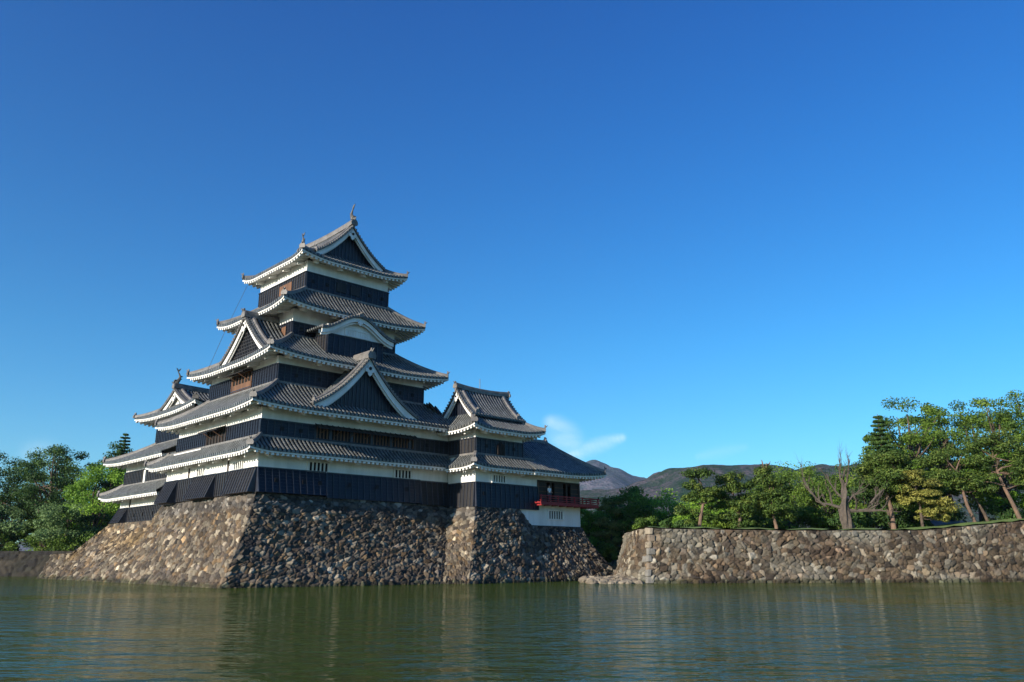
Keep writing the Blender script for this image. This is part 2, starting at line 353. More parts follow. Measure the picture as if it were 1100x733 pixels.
def gable(parent, o, n, hw, zb, zp, back, ov=0.45, c=0.42, kara=False, wall='board', ridge=True, desc=True, both=False, label=None,
          name='gable', board_w=0.42, shachi=False, sc=1.0, frontwall=True):
    """gable roof. o=(a,b) centre of gable wall plane, n outward unit, hw half width, ridge goes back by `back`."""
    X = (-n[1], n[0])                 # across
    if kara:
        qf = lambda s: 0.5 - 0.5 * math.cos(math.pi * min(s, 1.0)) if s < 1 else 1.0
    else:
        qf = lambda s: (1 + c) * s - c * s * s
    zz = lambda s: zp - (zp - zb) * qf(abs(s))
    def pt(s, d, dz=0.0):             # s in [-1,1] across, d outward from the wall plane
        return (o[0] + X[0] * hw * s + n[0] * d, o[1] + X[1] * hw * s + n[1] * d, zz(s) + dz)
    d1 = ov; d0 = -back - (ov if both else 0)
    mt = MB(); xs, hs = ribcols(d0, d1)
    slope = math.hypot(hw, zp - zb); nr = max(4, int(round(slope / 0.30)))
    for sg in (-1, 1):
        P = np.zeros((len(xs), 2 * nr + 2, 3))
        for i, (d, h) in enumerate(zip(xs, hs)):
            for r in range(nr):
                P[i, 2 * r + 1] = pt(sg * (1 - r / nr), d, h + 0.028); P[i, 2 * r + 2] = pt(sg * (1 - (r + 0.93) / nr), d, h)
            P[i, 2 * nr + 1] = pt(0, d, h)
            P[i, 0] = P[i, 1]; P[i, 0, 2] -= 0.16
        if sg > 0: P = P[:, ::-1]
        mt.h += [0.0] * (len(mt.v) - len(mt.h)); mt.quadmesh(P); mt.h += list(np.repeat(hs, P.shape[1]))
        # underside
        P = np.array([[pt(sg * s, d, -0.14) for s in np.linspace(0, 1, 10)] for d in (d0, d1)])
        mt.quadmesh(P)
    gb = mt.build(name, M['tile'], parent, label=label)
    # verge: cross-laid round tiles seen end on, with a lip below
    for (dd, on) in ((d1, 1), (d0, -1)) if both else ((d1, 1),):
        mv = MB(); nv = int(slope / 0.30)
        for sg in (-1, 1):
            for i in range(nv + 1):
                s = sg * (i + 0.3) / (nv + 0.6); p = pt(s, dd, 0.05)
                a = [p[0] - n[0] * on * 0.42, p[1] - n[1] * on * 0.42, p[2]]; bq = [p[0] + n[0] * on * 0.07, p[1] + n[1] * on * 0.07, p[2]]
                mv.tube([a, bq], 0.085, 7)
            pts = [pt(sg * s, dd, -0.13) for s in np.linspace(0, 1.0, 12)]
            mv.sweep(pts, [(-0.10, 0), (0.03, 0), (0.03, 0.12), (-0.10, 0.12)], (n[0] * on, n[1] * on, 0))
        mv.build('verge_tiles', M['ridge'], gb)
        for (w, dz, dn, th) in ((board_w, -0.13, -0.14, 0.10), (board_w * 0.42, -0.13 - board_w - 0.03, -0.30, 0.08)):
            mw = MB()
            for sg in (-1, 1):
                ss = np.linspace(0, 0.985, 16); P = []
                for d_ in (dd + on * dn, dd + on * (dn - th)):
                    for lo in (0, 1):
                        row = []
                        for s in ss:
                            k = 1 + 0.25 * s * (not kara)
                            row.append(pt(sg * s, d_, dz - (w * k * (1.0 if kara else 1.15) if lo else 0)))
                        P.append(row)
                P = [P[0], P[1], P[3], P[2], P[0]]
                mw.quadmesh(np.array(P))
                mw.poly([P[0][-1], P[1][-1], P[2][-1], P[3][-1]])
            mw.build('bargeboard', M['plaster'], gb)
        # pendant ornament
        mp = MB(); u = 0.42 * sc
        ol = [(-0.30, 0.9), (0.30, 0.9), (0.42, 0.35), (0.95, 0.10), (0.85, -0.35), (0.45, -0.45), (0.35, -0.85), (0, -1.15), (-0.35, -0.85), (-0.45, -0.45), (-0.85, -0.35), (-0.95, 0.10), (-0.42, 0.35)]
        top = pt(0, dd + on * -0.10, -0.13 - board_w * 1.0 - (0.42 if not kara else 0.12) * sc)
        mp.prism([(x * u, y * u) for x, y in ol], (top, (X[0], X[1], 0), (0, 0, 1), (n[0] * on, n[1] * on, 0)), 0.09)
        pend = mp.build('pendant', M['plaster'], gb)
        if not kara:
            mh = MB(); cpt = Vector(top) + Vector((n[0], n[1], 0)) * on * 0.10 + Vector((0, 0, 0.10 * sc))
            mh.tube([cpt, cpt + Vector((n[0], n[1], 0)) * on * 0.03], 0.13 * sc, 8); mh.build('boss', M['dark'], gb)
        # wall panel in the gable
        if frontwall:
            wp = dd + on * (-ov) if both else 0.0
            mg = MB(); ss = np.linspace(-1, 1, 25); th = 0.08
            P = np.array([[pt(s, wp, -0.16 if not kara else -0.16) for s in ss], [(*pt(s, wp)[:2], zb - 0.5) for s in ss]])
            mg.quadmesh(P)
            gw = mg.build('gable_wall', M['board'] if wall != 'plaster' else M['plaster'], gb)
            if wall == 'board':
                mg = MB(); nb = int(2 * hw / 0.36)
                for i in range(1, nb):
                    s = -1 + 2 * i / nb; p = pt(s, wp); w = 0.04
                    if zz(s) - 0.2 < zb: continue
                    a_, b_ = p[0], p[1]
                    q = []
                    for z in (zb - 0.3, zz(s) - 0.3):
                        for (x, d) in ((-w, -0.01), (w, -0.01), (w, 0.045), (-w, 0.045)):
                            q.append((a_ + X[0] * x + n[0] * on * d, b_ + X[1] * x + n[1] * on * d, z))
                    mg.hexa(q)
                q = []
                for z in (zb - 0.42, zb - 0.28):
                    for (s, d) in ((-0.92, -0.01), (0.92, -0.01), (0.92, 0.055), (-0.92, 0.055)):
                        q.append((o[0] + X[0] * hw * s + n[0] * (wp + on * d), o[1] + X[1] * hw * s + n[1] * (wp + on * d), z))
                mg.hexa(q)
                mg.build('battens', M['batten'], gb)
            if wall == 'lattice':
                mg = MB(); nb = int(2 * hw / 0.30)
                for i in range(1, nb):
                    s = -1 + 2 * i / nb; p = pt(s, wp)
                    if zz(s) - 0.3 < zb: continue
                    q = []
                    for z in (zb - 0.3, zz(s) - 0.3):
                        for (x, d) in ((-0.045, -0.01), (0.045, -0.01), (0.045, 0.06), (-0.045, 0.06)):
                            q.append((p[0] + X[0] * x + n[0] * on * d, p[1] + X[1] * x + n[1] * on * d, z))
                    mg.hexa(q)
                zl = zb
                while zl < zp - 0.6:
                    s1 = max(0.05, 1 - (zl - zb + 0.35) / (zp - zb)) ** 1.25
                    q = []
                    for z in (zl, zl + 0.09):
                        for (s, d) in ((-s1, -0.01), (s1, -0.01), (s1, 0.055), (-s1, 0.055)):
                            q.append((o[0] + X[0] * hw * s + n[0] * (wp + on * d), o[1] + X[1] * hw * s + n[1] * (wp + on * d), z))
                    mg.hexa(q); zl += 0.30
                mg.build('lattice', M['wornboard'], gb)
    if desc:                          # descending ridges
        for (dd, on) in ((d1, 1), (d0, -1)) if both else ((d1, 1),):
            for sg in (-1, 1):
                md = MB(); pts = [pt(sg * s, dd - on * 0.72, 0.03) for s in np.linspace(0.02, 0.90, 12)]
                ridge_sweep(md, pts, 0.95)
                end_tile(md, pts[-1], (X[0] * sg, X[1] * sg), 0.85)
                md.build('descending_ridge', M['ridge'], gb)
    if ridge:
        h = 1.0 * sc
        mr = MB(); nn = 8; L = d1 - d0; pts = []
        for i in range(nn + 1):
            d = d0 + L * i / nn; k = (2 * i / nn - 1)
            pts.append(pt(0, d, 0.0 + (0.18 * k * k if both else 0)))
        prof = [(-0.20, -0.05), (-0.20, 0.30), (-0.13, 0.36), (-0.15, 0.42), (-0.08, 0.52), (0.08, 0.52), (0.15, 0.42), (0.13, 0.36), (0.20, 0.30), (0.20, -0.05)]
        ridge_sweep(mr, pts, h, prof)
        end_tile(mr, (pts[-1][0], pts[-1][1], pts[-1][2] - 0.05), n, 1.2 * h)
        if both: end_tile(mr, (pts[0][0], pts[0][1], pts[0][2] - 0.05), (-n[0], -n[1]), 1.2 * h)
        rd = mr.build('ridge', M['ridge'], gb)
        if shachi:
            for (p, on) in ((pts[-1], 1), (pts[0], -1)) if both else ((pts[-1], 1),):
                ms = MB(); N = Vector((n[0] * on, n[1] * on, 0)); b0 = Vector(p) + Vector((0, 0, 0.45 * h)) - N * 0.35; Z = Vector((0, 0, 1)); sx = Vector((X[0], X[1], 0))
                body = [b0 + N * 0.18 + Z * 0.02, b0 + N * 0.12 + Z * 0.22, b0 - N * 0.05 + Z * 0.45, b0 - N * 0.12 + Z * 0.72, b0 + N * 0.0 + Z * 0.98, b0 + N * 0.12 + Z * 1.18]
                ms.tube([q for q in body], [0.20, 0.22, 0.17, 0.12, 0.075, 0.05], 8)
                tip = body[-1]
                for sd in (-1, 1):      # forked tail
                    ms.prism([(0, 0), (0.10, 0.10), (0.26 * sd if sd > 0 else 0.22, 0.40), (0.06, 0.30), (-0.08, 0.06)], (tip - sx * 0.04 * sd, (N * 0.8 * sd + sx * 0.2).normalized(), Z, sx), 0.05)
                for k in (1, 2, 3):     # back fins
                    q = body[k]; ms.prism([(0, -0.08), (0.30, 0.06), (0.16, 0.10), (0, 0.12)], (q - sx * 0.02, -N, Z, sx), 0.04)
                ms.prism([(0, -0.1), (0.34, 0.02), (0.28, 0.14), (0.05, 0.12)], (body[1] - sx * 0.15, N, Z, sx), 0.3)
                ms.build('shachihoko', M['bronze'], gb, smooth=False)
    return gb

def wall_storey(parent, r, z0, z1, zb, name='storey', boards='WS', boardmat='board', label=None, pitch=0.56, battoff=0.0, extra=None):
    """white plaster box with the black boarding from z0 to zb"""
    a0, a1, b0, b1 = r; m = MB(); m.box(a0, a1, b0, b1, z0, z1)
    st = m.build(name, M['plaster'], parent, label=label)
    for k in boards: boarding(st, k, r, z0, zb, pitch, M[boardmat])
    return st

def facebox(mb, k, r, s0, s1, d0, d1, z0, z1, f0=0.0):
    """box on face k of rect r: s along the face (a for S/N, b for W/E), d outward distance; f0 extra flare at the bottom"""
    a0, a1, b0, b1 = r
    def P(s, d, z):
        if k == 'W': return (a0 - d, s, z)
        if k == 'E': return (a1 + d, s, z)
        if k == 'S': return (s, b0 - d, z)
        return (s, b1 + d, z)
    mb.hexa([P(s0, d0, z0), P(s1, d0, z0), P(s1, d1 + f0, z0), P(s0, d1 + f0, z0), P(s0, d0, z1), P(s1, d0, z1), P(s1, d1, z1), P(s0, d1, z1)])

def boarding(parent, k, r, z0, z1, pitch=0.56, mat=None, s0=None, s1=None, flare=0.0, side=True, battens=True):
    a0, a1, b0, b1 = r
    lo, hi = (b0, b1) if k in 'WE' else (a0, a1)
    full = s0 is None
    s0 = lo if s0 is None else s0; s1 = hi if s1 is None else s1
    mat = mat or M['board']
    m = MB(); ext = 0.085
    e0, e1 = (s0 - (ext if full else 0), s1 + (ext if full else 0))
    n = max(2, int(round((z1 - z0) / 0.27))); h = (z1 - z0) / n
    if k in 'WE': e0 += 0.004; e1 -= 0.004
    for i in range(n):                # lapped boards, each leaning out a little at its foot
        zl = z0 + i * h; fl0 = flare * (1 - i / n); fl1 = flare * (1 - (i + 1) / n)
        def P(s, d, z):
            if k == 'W': return (a0 - d, s, z)
            if k == 'E': return (a1 + d, s, z)
            if k == 'S': return (s, b0 - d, z)
            return (s, b1 + d, z)
        m.hexa([P(e0, -0.05, zl), P(e1, -0.05, zl), P(e1, 0.085 + fl0, zl), P(e0, 0.085 + fl0, zl),
                P(e0, -0.05, zl + h), P(e1, -0.05, zl + h), P(e1, 0.055 + fl1, zl + h), P(e0, 0.055 + fl1, zl + h)])
    bd = m.build('boarding', mat, parent)
    if battens:
        m = MB(); nb = max(1, int(round((s1 - s0) / pitch)))
        for i in range(nb + 1):
            s = s0 + (s1 - s0) * i / nb
            facebox(m, k, r, s - 0.035, s + 0.035, 0.0, 0.125, z0 + 0.01, z1 - 0.01, flare)
        facebox(m, k, r, e0 - 0.02, e1 + 0.02, 0.0, 0.15, z1 - 0.005, z1 + 0.07)
        m.build('battens', M['batten'], parent)
    return bd

def loopholes(parent, k, r, z, ss, w=0.13, h=0.30):
    for s in ss:
        m = MB(); facebox(m, k, r, s - w, s + w, 0.10, 0.145, z - h / 2, z + h / 2); m.build('loophole', M['dark'], parent)

def barwindow(parent, k, r, s0, s1, z0, z1, n, mat, d=0.02, barw=0.06, frame=None, post=None):
    m = MB(); facebox(m, k, r, s0, s1, -0.02, d, z0, z1); m.build('window_recess', M['dark'], parent)
    m = MB()
    for i in range(n + 1):
        s = s0 + (s1 - s0) * i / n; facebox(m, k, r, s - barw, s + barw, 0.0, d + 0.07, z0, z1)
    m.build('window_bars', mat, parent)
    m = MB()
    facebox(m, k, r, s0 - 0.1, s1 + 0.1, 0.0, d + 0.10, z0 - 0.10, z0 - 0.004); facebox(m, k, r, s0 - 0.1, s1 + 0.1, 0.0, d + 0.10, z1 + 0.004, z1 + 0.10)
    facebox(m, k, r, s0 - 0.16, s0 - 0.06, 0.0, d + 0.11, z0 - 0.10, z1 + 0.10); facebox(m, k, r, s1 + 0.06, s1 + 0.16, 0.0, d + 0.11, z0 - 0.10, z1 + 0.10)
    m.build('window_frame', frame or mat, parent)

def awning(parent, k, r, s0, s1, z, out, drop, mat=None):
    a0, a1, b0, b1 = r
    m = MB()
    def P(s, d, zz):
        if k == 'W': return (a0 - d, s, zz)
        return (s, b0 - d, zz)
    m.hexa([P(s0, 0.10, z - 0.06), P(s1, 0.10, z - 0.06), P(s1, out, z - drop - 0.06), P(s0, out, z - drop - 0.06), P(s0, 0.10, z), P(s1, 0.10, z), P(s1, out, z - drop), P(s0, out, z - drop)])
    n = max(1, int((s1 - s0) / 0.5))
    for i in range(n + 1):
        s = s0 + (s1 - s0) * i / n; w = 0.03
        m.hexa([P(s - w, 0.12, z), P(s + w, 0.12, z), P(s + w, out - 0.02, z - drop), P(s - w, out - 0.02, z - drop), P(s - w, 0.12, z + 0.05), P(s + w, 0.12, z + 0.05), P(s + w, out - 0.02, z - drop + 0.05), P(s - w, out - 0.02, z - drop + 0.05)])
    m.build('propped_shutter', mat or M['wornboard'], parent)
    np_ = max(2, int((s1 - s0) / 1.3))
    for i in range(np_):
        m = MB(); s = s0 + (s1 - s0) * (i + 0.5) / np_
        m.tube([P(s - 0.35, 0.12, z - 0.85), P(s, out - 0.06, z - drop - 0.06)], 0.025, 5)
        m.build('prop_stick', M['wood'], parent)
# ------------------------------------------------------------------ the keep
K = thing('castle_keep', 'tall five-roofed black and white main keep, the highest building of the castle', 'castle', 0, 0, 6.6)
# storey 1
r1 = (-9, 9, -7.74, 9.6)
s1 = wall_storey(K, r1, 6.6, 9.6, 8.39, boards='')
boarding(s1, 'S', r1, 6.6, 8.39, 0.56, s0=-9.0, s1=-3.3, flare=0.42)
boarding(s1, 'S', r1, 6.45, 8.37, 0.56, s0=-3.2, s1=5.9, flare=0.22)
boarding(s1, 'S', r1, 6.35, 8.33, 0.56, s0=6.0, s1=9.0, flare=0.30, mat=M['wornboard'])
boarding(s1, 'W', r1, 6.6, 8.40, 0.42, s0=-7.72, s1=-3.4, flare=0.55, mat=M['wornboard'])
boarding(s1, 'W', r1, 6.6, 8.38, 0.42, s0=-3.3, s1=-0.9, flare=0.03, mat=M['wornboard'])
boarding(s1, 'W', r1, 6.55, 8.40, 0.42, s0=-0.8, s1=3.4, flare=0.75, mat=M['wornboard'])
boarding(s1, 'W', r1, 6.55, 8.38, 0.42, s0=3.5, s1=6.7, flare=0.03, mat=M['wornboard'])
boarding(s1, 'W', r1, 6.5, 8.40, 0.42, s0=6.8, s1=9.55, flare=0.80, mat=M['wornboard'])
boarding(s1, 'N', r1, 6.6, 8.38, 0.56)
loopholes(s1, 'S', (-9, 9, -7.98, 9), 7.55, (-7.6, -5.3, -3.9, -1.2, 1.4, 4.4))
barwindow(s1, 'S', r1, -4.8, -3.1, 8.48, 9.12, 5, M['plaster'])
barwindow(s1, 'S', r1, 3.3, 5.0, 8.48, 9.12, 5, M['plaster'])
barwindow(s1, 'W', r1, -5.2, -3.9, 8.50, 9.05, 4, M['plaster'])
barwindow(s1, 'W', r1, 1.9, 2.9, 8.50, 9.05, 3, M['plaster'])
for (sa_, sb_) in ((4.6, 4.8), (-2.9, -2.7)):
    m = MB(); facebox(m, 'W', r1, sa_, sb_, 0, 0.06, 8.45, 9.3); m.build('wall_post', M['darkwood'], s1)
# storey 2
r2 = (-9, 9, -7.74, 7.74)
s2 = wall_storey(K, r2, 9.6, 12.95, 12.0, boards='N')
boarding(s2, 'S', r2, 10.75, 12.0, 0.56, s0=-9.08, s1=-4.5)
boarding(s2, 'S', r2, 10.75, 11.98, 0.56, s0=5.3, s1=9.0, mat=M['wornboard'])
boarding(s2, 'S', r2, 10.75, 11.0, 0.56, s0=-4.5, s1=5.3, battens=False)
boarding(s2, 'W', r2, 10.75, 12.02, 0.42, s0=-7.74, s1=-1.9)
boarding(s2, 'W', r2, 10.75, 12.02, 0.42, s0=1.6, s1=7.80)
loopholes(s2, 'S', r2, 11.45, (-7.3, -5.7, 6.5))
barwindow(s2, 'S', r2, -4.3, 5.1, 11.02, 11.95, 30, M['wood'], barw=0.05, frame=M['board'])
for i in range(5):
    m = MB(); s = -3.1 + i * 1.95; facebox(m, 'S', r2, s - 0.12, s + 0.12, 0.02, 0.16, 11.0, 11.96); m.build('window_post', M['batten'], s2)
awning(s2, 'S', r2, -4.5, 5.2, 12.14, 0.75, 0.36)
barwindow(s2, 'W', r2, -1.85, 1.5, 10.85, 11.98, 6, M['darkwood'], barw=0.06)
awning(s2, 'W', r2, -1.95, 1.75, 12.15, 0.85, 0.30)
m = MB(); facebox(m, 'W', r2, 2.0, 7.6, 0.0, 0.35, 10.60, 10.70); m.build('sill', M['plaster'], s2)
# storey 3/4 block
r4 = (-7.2, 7.2, -6.19, 6.19)
s4 = wall_storey(K, r4, 12.95, 17.55, 16.82, boards='N')
boarding(s4, 'S', r4, 15.3, 16.82)
boarding(s4, 'W', r4, 15.3, 16.84, 0.42, s0=-6.19, s1=-1.9)
boarding(s4, 'W', r4, 15.3, 16.84, 0.42, s0=1.75, s1=6.27)
boarding(s4, 'W', r4, 15.3, 15.62, 0.42, s0=-1.9, s1=1.75)
boarding(s4, 'E', r4, 15.3, 16.83)
loopholes(s4, 'S', r4, 16.1, (-5.6, -3.5, 4.6, 6.0))
barwindow(s4, 'W', r4, -1.8, 1.65, 15.66, 16.95, 6, M['wood'], barw=0.07)
m = MB(); facebox(m, 'W', r4, -1.75, 1.6, 0.03, 0.12, 15.68, 16.15); m.build('window_panel', M['wood'], s4)
awning(s4, 'W', r4, -1.95, 1.9, 17.15, 0.95, 0.28)
# storey 5
r5 = (-5.2, 5.2, -4.25, 4.25)
s5 = wall_storey(K, r5, 17.55, 22.35, 21.13, boards='N')
boarding(s5, 'S', r5, 19.8, 21.13); boarding(s5, 'E', r5, 19.8, 21.12)
boarding(s5, 'W', r5, 19.8, 21.14, 0.42, mat=M['board'])
loopholes(s5, 'S', r5, 20.6, (-4.4, 4.2)); 
m = MB(); facebox(m, 'W', r5, -3.4, -2.7, 0.05, 0.16, 20.1, 20.9); m.build('shutter', M['wood'], s5)
# storey 6
r6 = (-4.23, 4.23, -4.25, 4.25)
s6 = wall_storey(K, r6, 22.35, 26.95, 25.82, boards='N')
boarding(s6, 'S', r6, 24.2, 25.82); boarding(s6, 'E', r6, 24.2, 25.8)
boarding(s6, 'W', r6, 24.2, 25.84, 0.42, mat=M['wornboard'])
loopholes(s6, 'S', r6, 25.1, (-3.6, -2.2, 2.2, 3.6))
for s in (-1.25, 0.15):
    m = MB(); facebox(m, 'S', r6, s, s + 1.0, 0.05, 0.14, 24.75, 25.6); m.build('shutter', M['wornboard'], s6)
m = MB(); facebox(m, 'W', r6, -2.0, 0.2, 0.05, 0.16, 24.6, 25.5); m.build('shutter', M['wood'], s6)

# roofs
# cuts: x runs along the side from its first corner (S from the west end, E from the south end)
roof1, _ = skirt(K, (-10.4, 10.4, -9.12, 11.1), (-9, 9, -7.74, 9.6), 9.62, 10.75, 1.38, 0.22, cuts={'S': (0, 19.3), 'E': (1.9, 20.2)})
roof2, _ = skirt(K, (-10.6, 10.6, -9.34, 9.34), (-7.2, 7.2, -6.19, 6.19), 12.98, 15.35, 1.6, 0.28, cuts={'S': (0, 19.4), 'E': (1.9, 18.68)})
roof4, _ = skirt(K, (-8.85, 8.85, -7.85, 7.85), (-5.2, 5.2, -4.25, 4.25), 17.45, 19.95, 1.65, 0.40)
roof5, _ = skirt(K, (-7.22, 7.22, -6.27, 6.27), (-4.23, 4.23, -4.25, 4.25), 22.22, 24.25, 2.02, 0.40, conc=0.15)
roof6, _ = skirt(K, (-5.50, 5.50, -5.55, 5.55), (-3.35, 3.35, -4.05, 4.05), 26.98, 28.0, 1.28, 0.40, conc=0.3, band=False, hips='SENW')
gable(K, (-0.15, -4.05), (0, -1), 3.55, 27.9, 31.15, 8.1, ov=0.75, c=0.40, both=True, shachi=True, board_w=0.34, sc=1.0, name='top_gable_roof')
# chidori gables and the curved gable
gable(K, (-7.75, -1.7), (-1, 0), 4.1, 18.05, 21.55, 3.2, ov=0.55, c=0.30, wall='lattice', board_w=0.36, name='dormer_gable', label='triangular dormer gable with lattice, on the sunlit side')
gable(K, (-0.35, -8.2), (0, -1), 5.1, 13.55, 18.05, 3.0, ov=0.75, c=0.52, wall='board', board_w=0.46, sc=1.15, name='dormer_gable', label='broad white-edged dormer gable on the shaded front')
rk = (-3.0, 2.5, -6.3, -4.2)
m = MB(); m.box(-3.0, 2.5, -6.3, -4.2, 18.6, 21.0); kd = m.build('dormer_wall', M['plaster'], K)
boarding(kd, 'S', rk, 18.5, 20.12); boarding(kd, 'W', rk, 18.5, 20.12, 0.42, mat=M['wornboard'])
barwindow(kd, 'S', rk, -1.25, 0.95, 20.35, 20.80, 9, M['plaster'], barw=0.05)
gable(K, (-0.25, -6.34), (0, -1), 3.65, 20.50, 22.05, 2.1, ov=0.62, kara=True, wall='plaster', board_w=0.36, desc=False, sc=0.62, name='curved_gable', label='bow-shaped gable over the barred window')
# lightning cable slung down the side
m = MB(); m.tube([(-5.3, 4.9, 26.6), (-7.2, 4.35, 21.8), (-8.8, 3.8, 17.4)], 0.018, 5); m.build('lightning_cable', M['metal'], K)

# ------------------------------------------------------------------ corner turret attached to the keep
T = thing('corner_turret', 'two-storey turret with a tiled gable roof, joined to the front corner of the main keep', 'turret', 12, -9.4, 6.1)
rt1 = (9.1, 16.6, -11.44, -5.0)
t1 = wall_storey(T, rt1, 6.1, 9.45, 8.2, boards='')
boarding(t1, 'S', rt1, 6.15, 8.2, 0.56, s0=9.1, s1=16.6, flare=0.12)
boarding(t1, 'W', rt1, 6.15, 8.2, 0.45, s0=-11.42, s1=-7.9, flare=0.10, mat=M['wornboard'])
barwindow(t1, 'S', rt1, 11.1, 12.6, 8.38, 8.95, 5, M['plaster'])
loopholes(t1, 'S', (0, 0, -11.5, 0), 7.3, (10.0, 13.9))
rt2 = (9.1, 14.73, -11.44, -7.2)
t2 = wall_storey(T, rt2, 9.45, 13.0, 12.0, boards='E')
boarding(t2, 'S', rt2, 10.6, 12.0, 0.56); boarding(t2, 'W', rt2, 10.6, 12.0, 0.45, s0=-11.44, s1=-7.8, mat=M['wornboard'])
loopholes(t2, 'S', rt2, 11.4, (10.3, 13.6))
# flame-shaped window
m = MB(); ol = [(-0.48, 0), (0.48, 0), (0.42, 0.5), (0.40, 0.8), (0.25, 1.02), (0, 1.18), (-0.25, 1.02), (-0.40, 0.8), (-0.42, 0.5)]
m.prism(ol, ((11.95, -11.56, 10.72), (1, 0, 0), (0, 0, 1), (0, -1, 0)), 0.05); kw = m.build('flame_window', M['dark'], t2)
m = MB()
for i in range(5): m.box(11.55 + i * 0.2 - 0.02, 11.55 + i * 0.2 + 0.02, -11.66, -11.60, 10.74, 11.7)
m.build('window_bars', M['darkwood'], t2)
tr1, _ = skirt(T, (7.75, 18.0, -12.8, -4.0), (9.1, 16.6, -11.44, -5.4), 9.50, 10.62, 1.38, 0.25, sides='SW', cuts={'S': (0, 8.4), 'W': (4.9, 8.8)})
tr2, _ = skirt(T, (7.65, 16.25, -12.95, -5.8), (9.0, 14.3, -11.0, -7.8), 12.75, 14.2, 1.5, 0.38, sides='SEWN', band=False, cuts={})
gable(T, (8.95, -9.4), (-1, 0), 2.35, 14.0, 16.55, 5.4, ov=0.50, c=0.35, both=True, sc=0.8, board_w=0.30, wall='board', name='gable_roof')
m = MB(); m.tube([(11.3, -9.4, 16.8), (11.3, -9.4, 17.9)], 0.03, 5); m.build('lightning_rod', M['metal'], T)

# ------------------------------------------------------------------ moon-viewing pavilion
P_ = thing('viewing_pavilion', 'open wooden pavilion with a red railing, above a white plastered base', 'pavilion', 19.5, -8.5, 4.9)
rp = (16.62, 22.45, -11.44, -5.0)
m = MB(); m.box(14.0, 22.5, -11.40, -5.0, 4.7, 6.72); pb = m.build('base_wall', M['plaster'], P_)
barwindow(pb, 'S', (0, 0, -11.40, 0), 18.1, 20.0, 5.45, 6.15, 6, M['plaster'])
m = MB(); m.box(15.5, 22.55, -11.50, -5.1, 4.68, 4.80); m.build('base_sill', M['darkwood'], pb)
m = MB(); m.box(14.7, 22.45, -11.44, -5.0, 8.85, 9.45); up = m.build('upper_wall', M['plaster'], P_)
m = MB(); m.box(16.62, 22.45, -5.2, -5.0, 6.9, 8.9); m.box(16.7, 22.3, -11.0, -5.2, 8.70, 8.84); pw = m.build('room', M['darkwood'], P_)
for (s0, s1_) in ((16.85, 17.95), (19.0, 20.2), (21.25, 22.25)):
    m = MB(); m.box(s0, s1_, -11.36, -11.26, 6.95, 8.72); sh = m.build('shutter_panel', M['darkwood'], P_)
    m = MB()
    for i in range(1, 4): m.box(s0, s1_, -11.39, -11.365, 6.95 + i * 0.45, 7.0 + i * 0.45)
    m.build('panel_rails', M['wood'], sh)
for a in (16.72, 18.45, 20.6, 22.36):
    m = MB(); m.box(a - 0.09, a + 0.09, -11.46, -11.26, 6.9, 8.86); m.build('post', M['wood' if a < 17 else 'darkwood'], P_)
m = MB(); m.box(16.62, 22.45, -11.47, -11.25, 8.74, 8.90); m.build('lintel', M['darkwood'], P_)
for (q0, q1) in ((-11.2, -8.3), (-8.2, -5.2)):
    m = MB(); m.box(22.28, 22.42, q0, q1, 6.9, 8.85); m.build('side_panel', M['darkwood'], P_)
m = MB(); m.box(16.65, 22.4, -11.4, -5.1, 6.74, 6.92); m.build('floor', M['darkwood'], P_)
m = MB()   # red veranda
m.box(16.1, 24.0, -12.40, -11.48, 6.74, 6.90); m.box(22.48, 24.0, -11.48, -5.0, 6.74, 6.90)
m.box(16.1, 24.02, -12.44, -12.36, 6.60, 6.78); m.box(23.94, 24.06, -12.43, -5.0, 6.60, 6.775)
for a in np.linspace(16.4, 23.6, 8): m.box(a - 0.06, a + 0.06, -12.3, -11.5, 6.56, 6.735)
vr = m.build('veranda', M['red'], P_)
m = MB()
for z, w in ((7.42, 0.045), (7.22, 0.03), (7.02, 0.03)):
    m.box(16.0, 24.15, -12.40 - w, -12.40 + w, z - w, z + w); m.box(24.0 - w, 24.0 + w, -12.55, -5.0, z - w + 0.003, z + w + 0.003)
m.build('railing', M['red'], vr)
for a in list(np.linspace(16.15, 24.0, 8)):
    m = MB(); m.box(a - 0.05, a + 0.05, -12.45, -12.35, 6.9, 7.50); m.build('railing_post', M['red'], vr)
for b in (-10.9, -9.4, -7.9, -6.4):
    m = MB(); m.box(23.95, 24.05, b - 0.05, b + 0.05, 6.9, 7.50); m.build('railing_post', M['red'], vr)
# hipped roof: front slope runs into the turret wall
pr = MB(); front = Side((14.8, -13.0), (1, 0), (0, 1), 9.85, 5.0, 0, 3.45, 9.52, 13.0, 0.35, 0.12); front.tiles(pr)
east = Side((24.65, -13.0), (0, 1), (-1, 0), 10.0, 3.45, 5.0, 5.0, 9.52, 13.0, 0.35, 0.12); east.tiles(pr)
back = Side((24.65, -3.0), (-1, 0), (0, -1), 9.85, 5.0, 3.45, 0, 9.52, 13.0, 0.35, 0.12); back.tiles(pr)
lowf = Side((16.1, -13.0), (1, 0), (0, 1), 0.01, 1.5, 0, 0, 9.5, 10.6)
roofp = pr.build('roof', M['tile'], P_)
for s, o in ((front, 1.56), (east, 2.2), (back, 2.0)):
    m = MB(); s.eaves(m, o); m.build('eaves', M['plaster'], roofp)
for s in (front, east):
    m = MB(); pts = s.hip(True); ridge_sweep(m, pts); end_tile(m, pts[-1], Vector(pts[-1]) - Vector(pts[0])); m.build('hip_ridge', M['ridge'], roofp)
m = MB(); ridge_sweep(m, [(14.75, -8, 12.98), (17.5, -8, 12.95), (21.2, -8, 13.02)], 1.0); end_tile(m, (21.2, -8, 13.0), (1, 0), 1.1); m.build('ridge', M['ridge'], roofp)

